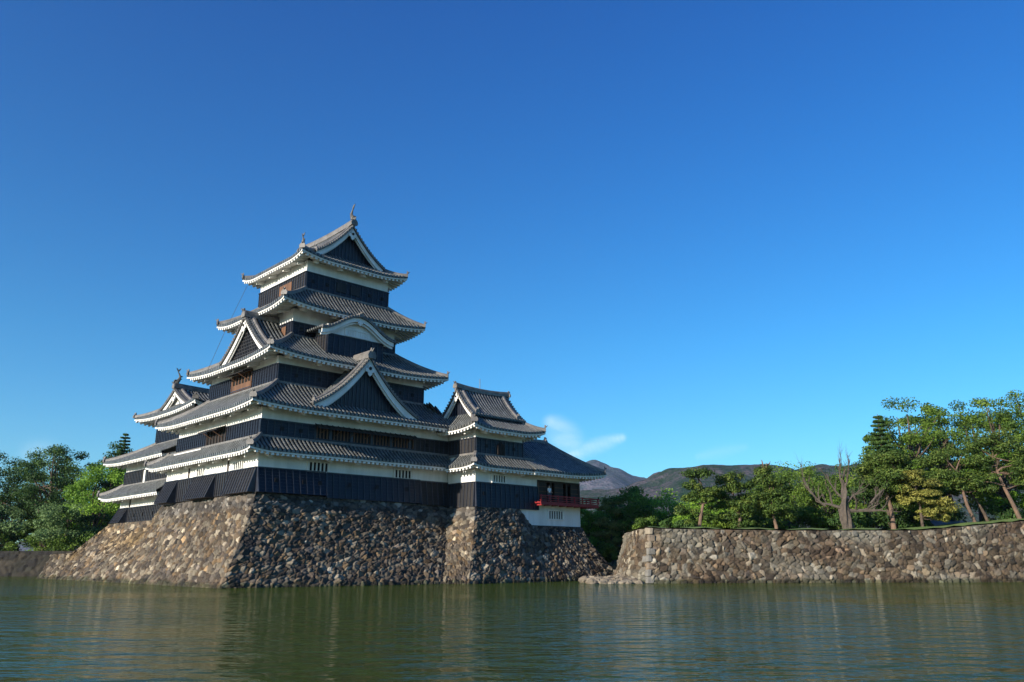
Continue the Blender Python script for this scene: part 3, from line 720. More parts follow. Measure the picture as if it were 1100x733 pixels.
# ------------------------------------------------------------------ small keep behind on the left, with its gallery
N_ = thing('small_keep', 'smaller three-storey keep with a gable roof, standing behind the main keep at the left', 'turret', 0, 16, 5.2)
rn1 = (-8, 6, 7.9, 23.8)
n1 = wall_storey(N_, rn1, 5.2, 7.8, 6.74, boards='N')
boarding(n1, 'W', rn1, 5.3, 6.74, 0.42, s0=21.3, s1=23.85, flare=0.75, mat=M['wornboard'])
boarding(n1, 'W', rn1, 5.35, 6.72, 0.42, s0=9.8, s1=21.1, flare=0.05, mat=M['wornboard'])
m = MB(); facebox(m, 'W', rn1, 20.9, 21.1, 0, 0.06, 6.75, 7.6); m.build('wall_post', M['darkwood'], n1)
loopholes(n1, 'W', (-8.05, 0, 0, 0), 6.0, (12.0, 14.5, 17.0, 19.3))
rn2 = (-8, 6, 7.9, 23.3)
n2 = wall_storey(N_, rn2, 8.6, 11.1, 10.28, boards='N')
boarding(n2, 'W', rn2, 8.9, 10.28, 0.42, s0=9.8, s1=23.3, mat=M['wornboard'])
m = MB(); facebox(m, 'W', rn2, 17.8, 18.3, 0.05, 0.16, 9.1, 10.2); m.build('window_recess', M['dark'], n2)
m = MB(); facebox(m, 'W', rn2, 17.3, 17.7, 0.05, 0.2, 9.0, 10.2); m.build('window_post', M['plaster'], n2)
rn3 = (-6, 6, 10.0, 21.4)
n3 = wall_storey(N_, rn3, 11.2, 15.55, 14.7, boards='NE')
boarding(n3, 'W', rn3, 13.1, 14.7, 0.42, s0=10.0, s1=21.45, mat=M['board'])
skirt(N_, (-9.72, 7.7, 6.2, 25.35), (-8, 6, 7.9, 23.4), 7.72, 8.95, 1.65, 0.25, sides='WNE', cuts={'W': (0, 15.5)})
skirt(N_, (-9.72, 7.7, 6.0, 25.15), (-6, 6, 10.0, 21.4), 11.12, 13.15, 1.65, 0.28, sides='WNE', cuts={'W': (0, 15.5)})
skirt(N_, (-7.8, 7.8, 8.1, 23.3), (-6.3, 6.3, 12.1, 19.2), 15.62, 16.6, 1.75, 0.38, sides='WSEN', band=False)
gable(N_, (-6.3, 15.65), (-1, 0), 3.75, 16.2, 18.1, 12.6, ov=0.65, c=0.35, both=True, sc=0.9, shachi=True, board_w=0.32, wall='plaster', name='gable_roof')
# ------------------------------------------------------------------ dry stone walls
def c2w(a, b): return (CX + a * UX + b * VX, CY + a * UY + b * VY)
rng = np.random.default_rng(7)

def stone_wall(name, label, bottoms, tops, seed, cell=(0.50, 0.36), res=0.066, conc=1.35, pal=None, relief=0.085, stain=None, world=False, tilt=0.20, corners=None):
    rg = np.random.default_rng(seed)
    B = np.array([(*(p[:2] if world else c2w(*p[:2])), p[2]) for p in bottoms], float)
    T_ = np.array([(*(p[:2] if world else c2w(*p[:2])), p[2]) for p in tops], float)
    cols = []; sarc = []; acc = 0.0; seg = []
    for i in range(len(B) - 1):
        L = max(np.linalg.norm(B[i + 1] - B[i]), np.linalg.norm(T_[i + 1] - T_[i])); n = max(2, int(L / res))
        for j in range(n):
            k = j / n; cols.append((B[i] * (1 - k) + B[i + 1] * k, T_[i] * (1 - k) + T_[i + 1] * k)); sarc.append(acc + L * k); seg.append(i)
        acc += L
    cols.append((B[-1], T_[-1])); sarc.append(acc); seg.append(len(B) - 2)
    bt = np.array([c[0] for c in cols]); tp = np.array([c[1] for c in cols]); sarc = np.array(sarc); nc = len(cols)
    H = np.linalg.norm(tp - bt, axis=1).max(); nr = int(H / res) + 1
    t = np.linspace(0, 1, nr)
    g = 1 - (1 - t) ** conc
    P = np.empty((nc, nr, 3))
    P[..., :2] = bt[:, None, :2] + (tp - bt)[:, None, :2] * g[None, :, None]
    P[..., 2] = bt[:, None, 2] + (tp - bt)[:, None, 2] * t[None, :]
    P[:, 0, 2] -= 0.9                       # foot goes on under water
    # normals from segment direction, blended over corners
    du = np.gradient(P, axis=0); dv = np.gradient(P, axis=1)
    N = np.cross(du, dv); N /= np.linalg.norm(N, axis=2, keepdims=True) + 1e-9
    # stones: jittered cells, two distances
    X = sarc[:, None] + np.zeros((1, nr)); Y = (t[None, :] * np.linalg.norm(tp - bt, axis=1)[:, None])
    X = X + 0.10 * np.sin(Y * 2.1 + X * 0.7); Y = Y + 0.10 * np.sin(X * 1.3)
    cx, cy = cell; gx = np.floor(X / cx).astype(int); gy = np.floor(Y / cy).astype(int)
    nx, ny = gx.max() + 6, gy.max() + 6
    jx = rg.uniform(0.08, 0.92, (nx, ny)); jy = rg.uniform(0.08, 0.92, (nx, ny)); wt = rg.uniform(-0.15, 0.15, (nx, ny))
    F1 = np.full(X.shape, 9.0); F2 = np.full(X.shape, 9.0); ID = np.zeros(X.shape, int); DX = np.zeros(X.shape); DY = np.zeros(X.shape)
    for ox in (-2, -1, 0, 1, 2):
        for oy in (-2, -1, 0, 1, 2):
            ix = gx + ox + 2; iy = gy + oy + 2
            sx = (ix - 2 + jx[ix, iy]) * cx; sy = (iy - 2 + jy[ix, iy]) * cy
            dx = X - sx; dy = Y - sy; d = np.sqrt(dx * dx + (dy * 1.15) ** 2) - wt[ix, iy]
            c1 = d < F1; c2 = (~c1) & (d < F2)
            F2 = np.where(c1, F1, np.where(c2, d, F2)); F1 = np.where(c1, d, F1)
            ID = np.where(c1, ix * ny + iy, ID); DX = np.where(c1, dx, DX); DY = np.where(c1, dy, DY)
    e = np.clip((F2 - F1) / 0.10, 0, 1); e = e * e * (3 - 2 * e)
    ns = nx * ny
    gxr = rg.normal(0, tilt, ns); gyr = rg.normal(0, tilt, ns); off = rg.uniform(-0.05, 0.07, ns)
    ph = rg.uniform(0, 6, ns)
    h = e * relief + (gxr[ID] * DX + gyr[ID] * DY + off[ID] + 0.02 * np.sin(DX * 14 + ph[ID]) * np.sin(DY * 17 + ph[ID])) * e - 0.03
    h = np.clip(h, -0.05, 0.34)
    h[:, -1] = 0
    seg_a = np.array(seg)
    if corners:
        for c in corners:            # keep the relief low where the squared corner stones sit
            k0 = np.argmax(seg_a >= c); dd = np.abs(sarc - sarc[k0]); h *= np.clip(dd / 0.3, 0.4, 1)[:, None]
    P += N * h[..., None]
    # colour of every stone: its own hue and value; soil in the joints
    pal = np.array(pal); pid = rg.integers(0, len(pal), ns); val = np.exp(rg.normal(-0.64, 0.42, ns))
    C = pal[pid[ID]] * np.array((1.06, 1.0, 0.90)) * val[ID][..., None]
    fl = rg.random(X.shape); C *= (0.90 + 0.2 * fl)[..., None]
    if stain is not None: C = stain(C, X, Y, t[None, :] + 0 * X, rg, sarc, np.array(seg)[:, None] + 0 * ID)
    C *= (0.34 + 0.66 * np.clip((F2 - F1) / 0.06, 0, 1))[..., None]
    C = np.clip(C, 0.01, 0.8)
    o3 = P[0, 0].copy(); o3[2] = 0
    V = (P - o3).reshape(-1, 3)
    I = np.arange(nc * nr).reshape(nc, nr)
    F = np.stack([I[:-1, :-1], I[1:, :-1], I[1:, 1:], I[:-1, 1:]], -1).reshape(-1, 4)
    me = mesh_from(name, V, F, M['stone'])
    ca = me.color_attributes.new('stone', 'FLOAT_COLOR', 'POINT')
    ca.data.foreach_set('color', np.concatenate([C.reshape(-1, 3), np.ones((nc * nr, 1))], 1).astype(np.float32).ravel())
    o = bpy.data.objects.new(name, me); COL.objects.link(o); o.location = o3
    tag(o, label, 'wall'); OFF[o.name] = tuple(o3)
    return o

M['stone'] = material('dry_stone', (0.2, 0.2, 0.2), 0.85, attr='stone', col2=(0.70, 0.68, 0.64), scale=2.2, bump=0.6, bscale=9, spec=0.35)
def lownoise(X, Y, sx, sy, seed):
    r = np.random.default_rng(seed); v = 0
    for k in range(6):
        a, b, p = r.uniform(0.5, 1.5, 3); v = v + np.sin(X / sx * a * 3 + p * 7 + 2 * np.sin(Y / sy * b)) * np.cos(Y / sy * b * 3 + p * 5)
    return v / 3
def stain_base(C, X, Y, t, rg, sarc, seg):
    # tawny lichen band near the top of the sunlit side, greyer stones on the front's upper courses
    w = np.clip(lownoise(X, Y, 6, 2.5, 3) + 0.35, 0, 0.85) * np.clip((t - 0.42) / 0.2, 0, 1) * np.clip((1.0 - t) / 0.25, 0, 1) * (seg < 5)
    C = C * (1 - w[..., None]) + np.array((0.42, 0.28, 0.12)) * (C.mean(-1, keepdims=True) * 4.2) * w[..., None]
    g = np.clip((t - 0.78) / 0.08, 0, 1) * (seg >= 5) * 0.7
    C = C * (1 - g[..., None]) + np.array((0.16, 0.155, 0.15)) * (C.mean(-1, keepdims=True) * 5) * g[..., None]
    # wet dark foot at the waterline
    return C * (np.array((0.38, 0.44, 0.34)) + np.array((0.62, 0.56, 0.66)) * np.clip((Y - 0.22 - 0.08 * np.sin(X * 1.7)) / 0.2, 0, 1)[..., None])
PAL_BASE = [(0.20, 0.155, 0.11), (0.15, 0.12, 0.095), (0.26, 0.22, 0.17), (0.12, 0.105, 0.095), (0.30, 0.27, 0.22), (0.16, 0.14, 0.12), (0.24, 0.17, 0.10), (0.40, 0.36, 0.29)]
bot = [(-6, 30.2, 0), (-13.3, 29.2, 0), (-13.2, 25.5, 0), (-13.1, 23, 0), (-13.0, 12.5, 0), (-13.0, 10, 0), (-13.0, -11.85, 0), (3.7, -14.1, 0), (4.9, -15.6, 0), (11, -15.4, 0), (13.2, -15.3, 0), (25.0, -14.6, 0), (25.6, -5, 0)]
top = [(-6, 28.6, 2.3), (-12.5, 28.3, 2.3), (-11.4, 25.6, 2.45), (-8.75, 23.9, 5.25), (-8.7, 12.6, 5.25), (-8.95, 10.0, 6.45), (-9.05, -7.8, 6.62), (9.0, -7.85, 6.35), (9.0, -11.55, 6.12), (14.2, -11.55, 6.2), (15.7, -11.6, 4.75), (22.65, -11.55, 4.72), (22.9, -5, 4.7)]
stone_wall('castle_stone_wall', 'high sloping stone base rising from the moat under the main keep', bot, top, 11, cell=(0.39, 0.40), pal=PAL_BASE, stain=stain_base, corners=(6, 8, 11))

# corner stones: long squared blocks laid alternately up the two sharp corners
def corner_stones(o, p0, p1, d1, d2, conc, seed, n, sz=0.62, d1b=None, d2b=None):
    rr = random.Random(seed); off = OFF[o.name]
    for i in range(n):
        t0 = (i + 0.02) / n; t1 = (i + 0.97) / n
        def at(t):
            g = 1 - (1 - t) ** conc
            return Vector((p0[0] + (p1[0] - p0[0]) * g, p0[1] + (p1[1] - p0[1]) * g, p0[2] + (p1[2] - p0[2]) * t))
        A, Bv = at(t0), at(t1); la, lb = (0.95, 0.5) if i % 2 else (0.5, 0.95)
        la *= rr.uniform(0.65, 1.25) * sz; lb *= rr.uniform(0.65, 1.25) * sz
        kk = t0
        D1, D2 = Vector((*(d1b or d1), 0)).lerp(Vector((*d1, 0)), kk).normalized(), Vector((*(d2b or d2), 0)).lerp(Vector((*d2, 0)), kk).normalized(); ou = -(D1 + D2) * 0.10
        m = MB(); q = []
        for c in (A, Bv):
            c = c + ou * rr.uniform(0.6, 1.6); j1, j2, jz = rr.uniform(0.85, 1.15), rr.uniform(0.85, 1.15), Vector((0, 0, rr.uniform(-.05, .05)))
            q += [c + jz, c + D1 * la * j1 - jz, c + D1 * la + D2 * lb, c + D2 * lb * j2 + jz * 0.5]
        m.hexa([tuple(v) for v in q])
        ob = m.build('corner_stone', rr.choice(CS), o)
        md = ob.modifiers.new('b', 'BEVEL'); md.width = 0.07; md.segments = 2
M['cornerstone'] = material('corner_stone', (0.27, 0.23, 0.17), 0.85, col2=(0.14, 0.115, 0.085), scale=1.7, bump=0.6, bscale=8)
CS = [M['cornerstone'], material('corner_stone_brown', (0.22, 0.17, 0.12), 0.88, col2=(0.11, 0.09, 0.07), scale=2.2, bump=0.7, bscale=7), material('corner_stone_grey', (0.20, 0.19, 0.17), 0.88, col2=(0.10, 0.095, 0.085), scale=2.0, bump=0.7, bscale=7)]
base = bpy.data.objects['castle_stone_wall']
V_ = (VX, VY); U_ = (UX, UY)
def dirw(a, b): return (a * UX + b * VX, a * UY + b * VY)
# earth and packed stone inside the base
m = MB()
pts = [(-6, 28.5), (-12.2, 28.0), (-11.2, 25.3), (-7.5, 24.0), (-7.5, 27)]
m.poly([(*c2w(a, b), 2.35) for a, b in pts])
m.poly([(*c2w(a, b), 5.22) for a, b in ((-8.6, 23.8), (-8.6, 9.8), (6.5, 9.8), (6.5, 23.8))])
m.poly([(*c2w(a, b), 6.40) for a, b in ((-8.95, 10.0), (-8.95, -7.75), (9.0, -7.8), (9.0, -11.5), (14.2, -11.5), (14.2, 10.0))])
m.build('top_fill', M['cornerstone'], base)

# right-hand rampart
def stain_right(C, X, Y, t, rg, sarc, seg):
    w = np.clip(lownoise(X, Y, 5, 2.0, 9) - 0.25, 0, 1) * 1.2; w = np.clip(w, 0, 0.8)
    C = C * (1 - w[..., None]) + np.array((0.15, 0.095, 0.06)) * (C.mean(-1, keepdims=True) * 5.5) * w[..., None]
    g = np.clip(lownoise(X, Y, 7, 3.0, 21) - 0.2, 0, 0.6)
    C = C * (1 - g[..., None]) + np.array((0.22, 0.215, 0.18)) * g[..., None]
    return C * (np.array((0.40, 0.44, 0.34)) + np.array((0.60, 0.56, 0.66)) * np.clip((Y - 0.18 - 0.07 * np.sin(X * 1.3)) / 0.2, 0, 1)[..., None])
PAL_R = [(0.16, 0.125, 0.09), (0.13, 0.10, 0.075), (0.20, 0.165, 0.12), (0.28, 0.26, 0.22), (0.12, 0.10, 0.085), (0.18, 0.135, 0.095), (0.26, 0.23, 0.19), (0.36, 0.345, 0.31)]
RW_bot = [(9.0, 75, 0), (9.0, 67.7, 0), (10.6, 65.9, 0), (22.8, 67.4, 0), (34, 68.6, 0), (44, 70, 0), (64, 72, 0)]
RW_top = [(10.3, 76, 4.1), (10.35, 67.9, 4.20), (11.1, 66.8, 4.22), (22.8, 68.1, 4.10), (34, 69.3, 4.15), (44, 70.8, 5.0), (64, 72.8, 5.3)]
rw = stone_wall('moat_wall', 'long low rampart of reddish brown and grey stones with grass and pines along its top', RW_bot, RW_top, 23, cell=(0.44, 0.33), res=0.07, pal=PAL_R, stain=stain_right, world=True, corners=(2,), relief=0.075, conc=1.1)
corner_stones(rw, (10.6, 65.9, 0.0), (11.1, 66.8, 4.3), (-0.55, 0.78), (0.99, 0.12), 1.1, 12, 8, 0.62)
# far wall at the left, below the trees
PAL_D = [(0.028, 0.028, 0.023), (0.02, 0.021, 0.017), (0.040, 0.036, 0.028), (0.025, 0.022, 0.017)]  # shade of the trees is put into these stone colours
lw = stone_wall('moat_wall', 'stone moat wall at the far left, coloured dark for the shade of the trees', [(-90, 96.5, 0), (-48.5, 92.8, 0)], [(-90, 97.2, 2.75), (-48.5, 93.5, 2.75)], 31, cell=(0.8, 0.55), res=0.14, pal=PAL_D, world=True)
# loose rubble ledge between base and rampart
M['ledge'] = material('ledge_stone', (0.20, 0.165, 0.12), 0.85, col2=(0.10, 0.085, 0.065), scale=1.2, bump=0.6, bscale=8)
def rock(mb, x, y, z, sx, sy, sz, rr):
    k = len(mb.v); n = 6
    for j, (fz, fr) in enumerate(((-1, 0.8), (-0.2, 1.0), (0.55, 0.85), (1.0, 0.5))):
        for i in range(n):
            t = 2 * math.pi * i / n; r = fr * rr.uniform(0.62, 1.2)
            mb.v.append((x + math.cos(t) * r * sx, y + math.sin(t) * r * sy, z + fz * sz * rr.uniform(0.85, 1.1)))
    for j in range(3):
        for i in range(n):
            a = k + j * n + i; b = k + j * n + (i + 1) % n; mb.f.append((a, b, b + n, a + n))
    mb.f.append(tuple(range(k + 3 * n, k + 4 * n)))
rr = random.Random(4)
li = 0
for i in range(95):
    u = rr.random(); x = 5.9 + u * 4.6 + rr.uniform(-.2, .2); d = rr.random(); y = 65.4 + d * 4.2 + (u - 0.4) * 1.2
    m = MB(); s = rr.uniform(0.18, 0.46); zt = 0.06 + d * 0.30 + 0.9 * max(0, u - 0.45) * d
    root = bpy.data.objects.new('boulder', None)
    rock(m, 0, 0, 0, s * 1.35, s, 0.14 + s * 0.35, rr)
    me = mesh_from('boulder', np.array(m.v), m.f, M['ledge'] if rr.random() < 0.6 else M['cornerstone'])
    o = bpy.data.objects.new('boulder', me); COL.objects.link(o); o.location = (x, y, zt - 0.12); o.rotation_euler = (rr.uniform(-.15, .15), rr.uniform(-.15, .15), rr.uniform(-.5, .5))
    bpy.data.objects.remove(root)
    tag(o, 'rough tawny boulder in the rubble at the water between castle base and rampart', 'boulder', 'boulders of the rubble ledge by the water')

# ------------------------------------------------------------------ ground, water, hills
M['soil'] = material('ground_soil', (0.16, 0.13, 0.09), 0.95, col2=(0.07, 0.09, 0.035), scale=0.15, bump=0.3, bscale=2)
M['grass'] = material('grass', (0.09, 0.17, 0.03), 0.9, col2=(0.15, 0.20, 0.05), scale=0.6, bump=0.5, bscale=12)
def structure(name, mb, mat, smooth=False):
    me = mesh_from(name, np.array(mb.v), mb.f, mat, smooth); o = bpy.data.objects.new(name, me); COL.objects.link(o); o['kind'] = 'structure'; return o
# ground: one sheet with the moat sunk into it; steps stand inside the walls
def inpoly(X, Y, poly):
    ins = np.zeros(X.shape, bool); n = len(poly)
    for i in range(n):
        x0, y0 = poly[i]; x1, y1 = poly[(i + 1) % n]
        c = ((y0 > Y) != (y1 > Y)) & (X < (x1 - x0) * (Y - y0) / (y1 - y0 + 1e-12) + x0); ins ^= c
    return ins
gxs = np.concatenate([[-5500, -4000, -1500, -500, -220], np.arange(-150, 121, 1.5), [200, 450, 1500, 4000, 5500]])
gys = np.concatenate([[-4000, -2000, -400, -60, -20, -8, -3], np.arange(-1.5, 151, 1.5), [200, 400, 900, 2500, 4000, 5500]])
GX, GY = np.meshgrid(gxs, gys, indexing='ij')
land = 1.6 + 0 * GX
left = [(-200, 98.6), (-49, 94.8), (-46.5, 93), (-46, 160), (-200, 160)]
GZ = np.full(GX.shape, -2.5)
GZ[(GY > 98.6)] = 1.6
GZ[(GY < 1.0)] = 0.15
GZ[(GX < -75) & (GY > 98.6)] = 2.4; GZ[inpoly(GX, GY, [(-160, 99.5), (-50, 95.5), (-48, 91), c2w(-10.5, 27.0), c2w(-6.5, 27.5), (-20, 110), (-160, 140)])] = 2.35
cas = [c2w(-7.2, 22.5), c2w(-7.2, -6), c2w(11, -9.5), c2w(13, -9.5), c2w(14, -9.0), c2w(21.3, -9.0), c2w(21.5, 30), c2w(-4, 30)]
GZ[inpoly(GX, GY, cas)] = 2.3
rgt = [(11.2, 69.6), (12.4, 68.9), (34, 71.0), (44, 72.6), (64, 74.6), (400, 100), (400, 200), (10.9, 200), (10.9, 76)]
mk = inpoly(GX, GY, rgt); GZ[mk] = 3.95
GZ[mk & (GX > 36)] = 4.3; GZ[mk & (GX > 43)] = 4.9
GZ[(GY > 82) & (GZ < 0) & (GX > -5) & (GX < 30)] = 1.2
k = (GY > 150); GZ[k] = 3.0 + 0 * GX[k]
m = MB(); m.quadmesh(np.stack([GX, GY, GZ], -1)); ground = structure('ground', m, M['soil'])
# grass strip along the top of the rampart, thin sheet of turf
m = MB(); rr = random.Random(2)
xs = np.linspace(11.2, 64, 60)
def rwz(x): return np.interp(x, [p[0] for p in RW_top[2:]], [p[2] for p in RW_top[2:]])
def rwy(x): return np.interp(x, [p[0] for p in RW_top[2:]], [p[1] for p in RW_top[2:]])
Pg = np.array([[(x, rwy(x) + d, rwz(x) + (0.10 + 0.05 * math.sin(x * 4.1) if d < 1 else 0.24 + 0.06 * math.sin(x * 1.3))) for d in (-0.02, 0.7, 2.2, 6.0, 14)] for x in xs])
m.quadmesh(Pg); structure('turf', m, M['grass'])

# water
wm = bpy.data.materials.new('moat_water'); wm.use_nodes = True; t = wm.node_tree; b = t.nodes['Principled BSDF']
b.inputs['Base Color'].default_value = (0.030, 0.048, 0.006, 1); b.inputs['Roughness'].default_value = 0.05; b.inputs['IOR'].default_value = 1.33
tc = t.nodes.new('ShaderNodeTexCoord')
def wnoise(sx, sy, scale, detail):
    mp = t.nodes.new('ShaderNodeMapping'); mp.inputs['Scale'].default_value = (sx, sy, 1); t.links.new(tc.outputs['Object'], mp.inputs[0])
    n = t.nodes.new('ShaderNodeTexNoise'); n.inputs['Scale'].default_value = scale; n.inputs['Detail'].default_value = detail; n.inputs['Roughness'].default_value = 0.5; t.links.new(mp.outputs[0], n.inputs[0]); return n
n1_ = wnoise(0.8, 1.5, 2.6, 3.0); n2_ = wnoise(0.5, 1.0, 0.55, 2.0); n3_ = wnoise(0.5, 1, 0.05, 2.0); n4_ = wnoise(0.7, 1.3, 1.0, 2.0)
mr = t.nodes.new('ShaderNodeMapRange'); mr.inputs[1].default_value = 0.38; mr.inputs[2].default_value = 0.62; mr.inputs[3].default_value = 0.15; mr.inputs[4].default_value = 1.8; t.links.new(n3_.outputs[0], mr.inputs[0])
bp1 = t.nodes.new('ShaderNodeBump'); bp1.inputs['Distance'].default_value = 0.08; t.links.new(mr.outputs[0], bp1.inputs['Strength']); t.links.new(n1_.outputs[0], bp1.inputs['Height'])
bp2 = t.nodes.new('ShaderNodeBump'); bp2.inputs['Distance'].default_value = 0.18; bp2.inputs['Strength'].default_value = 0.6; t.links.new(n2_.outputs[0], bp2.inputs['Height']); t.links.new(bp1.outputs[0], bp2.inputs['Normal'])
bp4 = t.nodes.new('ShaderNodeBump'); bp4.inputs['Distance'].default_value = 0.26; t.links.new(mr.outputs[0], bp4.inputs['Strength']); t.links.new(n4_.outputs[0], bp4.inputs['Height']); t.links.new(bp2.outputs[0], bp4.inputs['Normal'])
t.links.new(bp4.outputs[0], b.inputs['Normal'])
df = t.nodes.new('ShaderNodeBsdfDiffuse'); df.inputs['Color'].default_value = (0.052, 0.085, 0.006, 1); wmx = t.nodes.new('ShaderNodeMixShader'); wmx.inputs[0].default_value = 0.28
t.links.new(b.outputs[0], wmx.inputs[1]); t.links.new(df.outputs[0], wmx.inputs[2]); t.links.new(wmx.outputs[0], t.nodes['Material Output'].inputs[0])
m = MB(); m.poly([(-400, 1.2, 0), (400, 1.2, 0), (400, 140, 0), (-400, 140, 0)]); structure('water', m, wm)

# hills: height fields at their real distances
def fbm(X, Y, seed, n=6, base=1.0):
    r = np.random.default_rng(seed); v = np.zeros_like(X); a = 1.0; f = base; tot = 0
    for o in range(n):
        for k in range(4):
            th = r.uniform(0, 6.28); p = r.uniform(0, 6.28)
            v += a * np.sin((X * math.cos(th) + Y * math.sin(th)) * f * r.uniform(0.7, 1.4) + p + 1.3 * np.sin((X * math.sin(th) - Y * math.cos(th)) * f * 0.8 + p))
        tot += a * 2.4; a *= 0.55; f *= 1.9
    return v / tot
def hillmat(name, c1, c2, c3, s):
    m = bpy.data.materials.new(name); m.use_nodes = True; t = m.node_tree; b = t.nodes['Principled BSDF']; b.inputs['Roughness'].default_value = 0.95; b.inputs['Specular IOR Level'].default_value = 0.1
    tc = t.nodes.new('ShaderNodeTexCoord')
    n = t.nodes.new('ShaderNodeTexNoise'); n.inputs['Scale'].default_value = s; n.inputs['Detail'].default_value = 8; n.inputs['Roughness'].default_value = 0.7
    n2 = t.nodes.new('ShaderNodeTexNoise'); n2.inputs['Scale'].default_value = s * 9; n2.inputs['Detail'].default_value = 4
    t.links.new(tc.outputs['Object'], n.inputs[0]); t.links.new(tc.outputs['Object'], n2.inputs[0])
    add = t.nodes.new('ShaderNodeMath'); add.operation = 'MULTIPLY_ADD'; add.inputs[1].default_value = 0.55; t.links.new(n2.outputs[0], add.inputs[0]); t.links.new(n.outputs[0], add.inputs[2])
    r = t.nodes.new('ShaderNodeValToRGB'); e = r.color_ramp.elements; e[0].position = 0.64; e[0].color = (*c1, 1); e[1].position = 0.92; e[1].color = (*c3, 1); x = e.new(0.77); x.color = (*c2, 1)
    t.links.new(add.outputs[0], r.inputs[0]); t.links.new(r.outputs[0], b.inputs['Base Color'])
    n3 = t.nodes.new('ShaderNodeTexNoise'); n3.inputs['Scale'].default_value = s * 8; n3.inputs['Detail'].default_value = 5; n3.inputs['Roughness'].default_value = 0.7; t.links.new(tc.outputs['Object'], n3.inputs[0])
    bp = t.nodes.new('ShaderNodeBump'); bp.inputs['Strength'].default_value = 1.0; bp.inputs['Distance'].default_value = 0.35 / s; t.links.new(n3.outputs[0], bp.inputs['Height']); t.links.new(bp.outputs[0], b.inputs['Normal'])
    return m
def hill(name, Y0, prof, depth, amp, seed, mat, nx=260, ny=70, foot=3.0):
    px = np.array([p[0] for p in prof]); py = np.array([p[1] for p in prof])
    # ridge line in world x, z at distance Y0 + depth * 0.6
    yr = Y0 + depth * 0.55
    x0, x1 = px.min(), px.max(); xs = np.linspace(x0, x1, nx); zr = np.interp(xs, px, py)
    ys = np.linspace(0, 1, ny); G = np.zeros((nx, ny, 3))
    for j, v in enumerate(ys):
        q = math.sin(min(v / 0.55, 1) * math.pi / 2) ** 1.15 if v < 0.55 else math.cos((v - 0.55) / 0.45 * math.pi / 2)
        G[:, j, 0] = xs; G[:, j, 1] = Y0 + depth * v; G[:, j, 2] = foot + (zr - foot) * q
    n = fbm(G[..., 0], G[..., 1], seed, 6, 3.2 / depth * 2)
    rdg = 1 - np.abs(n) * 2
    env = np.sin(np.clip(ys, 0, 1) * math.pi)[None, :]
    G[..., 2] += (rdg - 0.6) * amp * env
    m = MB(); m.quadmesh(G); o = structure(name, m, mat, True); return o
hm1 = hillmat('near_hill_forest', (0.024, 0.066, 0.034), (0.062, 0.092, 0.075), (0.17, 0.145, 0.17), 0.016)  # both hill ramps: forest tones with some of the haze's blue mixed in
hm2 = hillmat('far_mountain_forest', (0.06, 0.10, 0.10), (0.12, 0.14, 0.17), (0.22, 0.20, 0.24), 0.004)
def ridge(pts, Y):
    out = []
    for x, y in pts:
        Z = -(y - 366) / 869; X = (x - 550) / 869; d = 0.9654 - 0.261 * Z; out.append((X / d * Y, 1.8 + (0.261 + 0.9654 * Z) / d * Y))
    return out
# ridge heights below were surveyed once (x, z in metres at the ridge)
near = ridge([(300, 560), (480, 548), (560, 538), (610, 530), (653, 524), (688, 517), (707, 508), (738, 504), (773, 505), (795, 505), (829, 505), (842, 508), (858, 502), (885, 500), (924, 495), (980, 492), (1040, 500), (1140, 505), (1400, 520)], 1240)
far = ridge([(150, 545), (400, 530), (520, 520), (590, 510), (612, 503), (629, 499), (640, 497), (653, 501), (670, 510), (690, 517), (740, 530), (900, 540)], 3650)
hill('near_hill', 800, near, 800, 16, 5, hm1)
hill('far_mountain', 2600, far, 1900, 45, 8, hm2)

hz = bpy.data.materials.new('haze_air'); hz.use_nodes = True; t = hz.node_tree; t.nodes.remove(t.nodes['Principled BSDF'])
pv = t.nodes.new('ShaderNodeVolumePrincipled'); pv.inputs['Density'].default_value = 0.000055; pv.inputs['Color'].default_value = (0.62, 0.78, 1.0, 1); pv.inputs['Anisotropy'].default_value = 0.2
t.links.new(pv.outputs[0], t.nodes['Material Output'].inputs['Volume'])
m = MB(); m.box(-5600, 5600, -4100, 5600, -3.5, 620); me = mesh_from('haze', np.array(m.v), m.f, hz); o = bpy.data.objects.new('haze', me); COL.objects.link(o)
tag(o, 'thin pale blue haze over the distant hills', None, None, 'stuff')
# ------------------------------------------------------------------ trees
def leafmat(name, dark, mid, light, trans=0.35, rough=0.6):
    m = bpy.data.materials.new(name); m.use_nodes = True; t = m.node_tree; b = t.nodes['Principled BSDF']
    b.inputs['Roughness'].default_value = rough; b.inputs['Specular IOR Level'].default_value = 0.25
    a = t.nodes.new('ShaderNodeAttribute'); a.attribute_name = 'tint'
    r = t.nodes.new('ShaderNodeValToRGB'); e = r.color_ramp.elements; e[0].position = 0.05; e[0].color = (*dark, 1); e[1].position = 0.95; e[1].color = (*light, 1); x = e.new(0.5); x.color = (*mid, 1)
    t.links.new(a.outputs['Fac'], r.inputs[0]); t.links.new(r.outputs[0], b.inputs['Base Color'])
    tr = t.nodes.new('ShaderNodeBsdfTranslucent'); mx = t.nodes.new('ShaderNodeMixShader'); mx.inputs[0].default_value = trans
    t.links.new(r.outputs[0], tr.inputs[0]); o = t.nodes['Material Output']
    t.links.new(b.outputs[0], mx.inputs[1]); t.links.new(tr.outputs[0], mx.inputs[2]); t.links.new(mx.outputs[0], o.inputs[0])
    return m
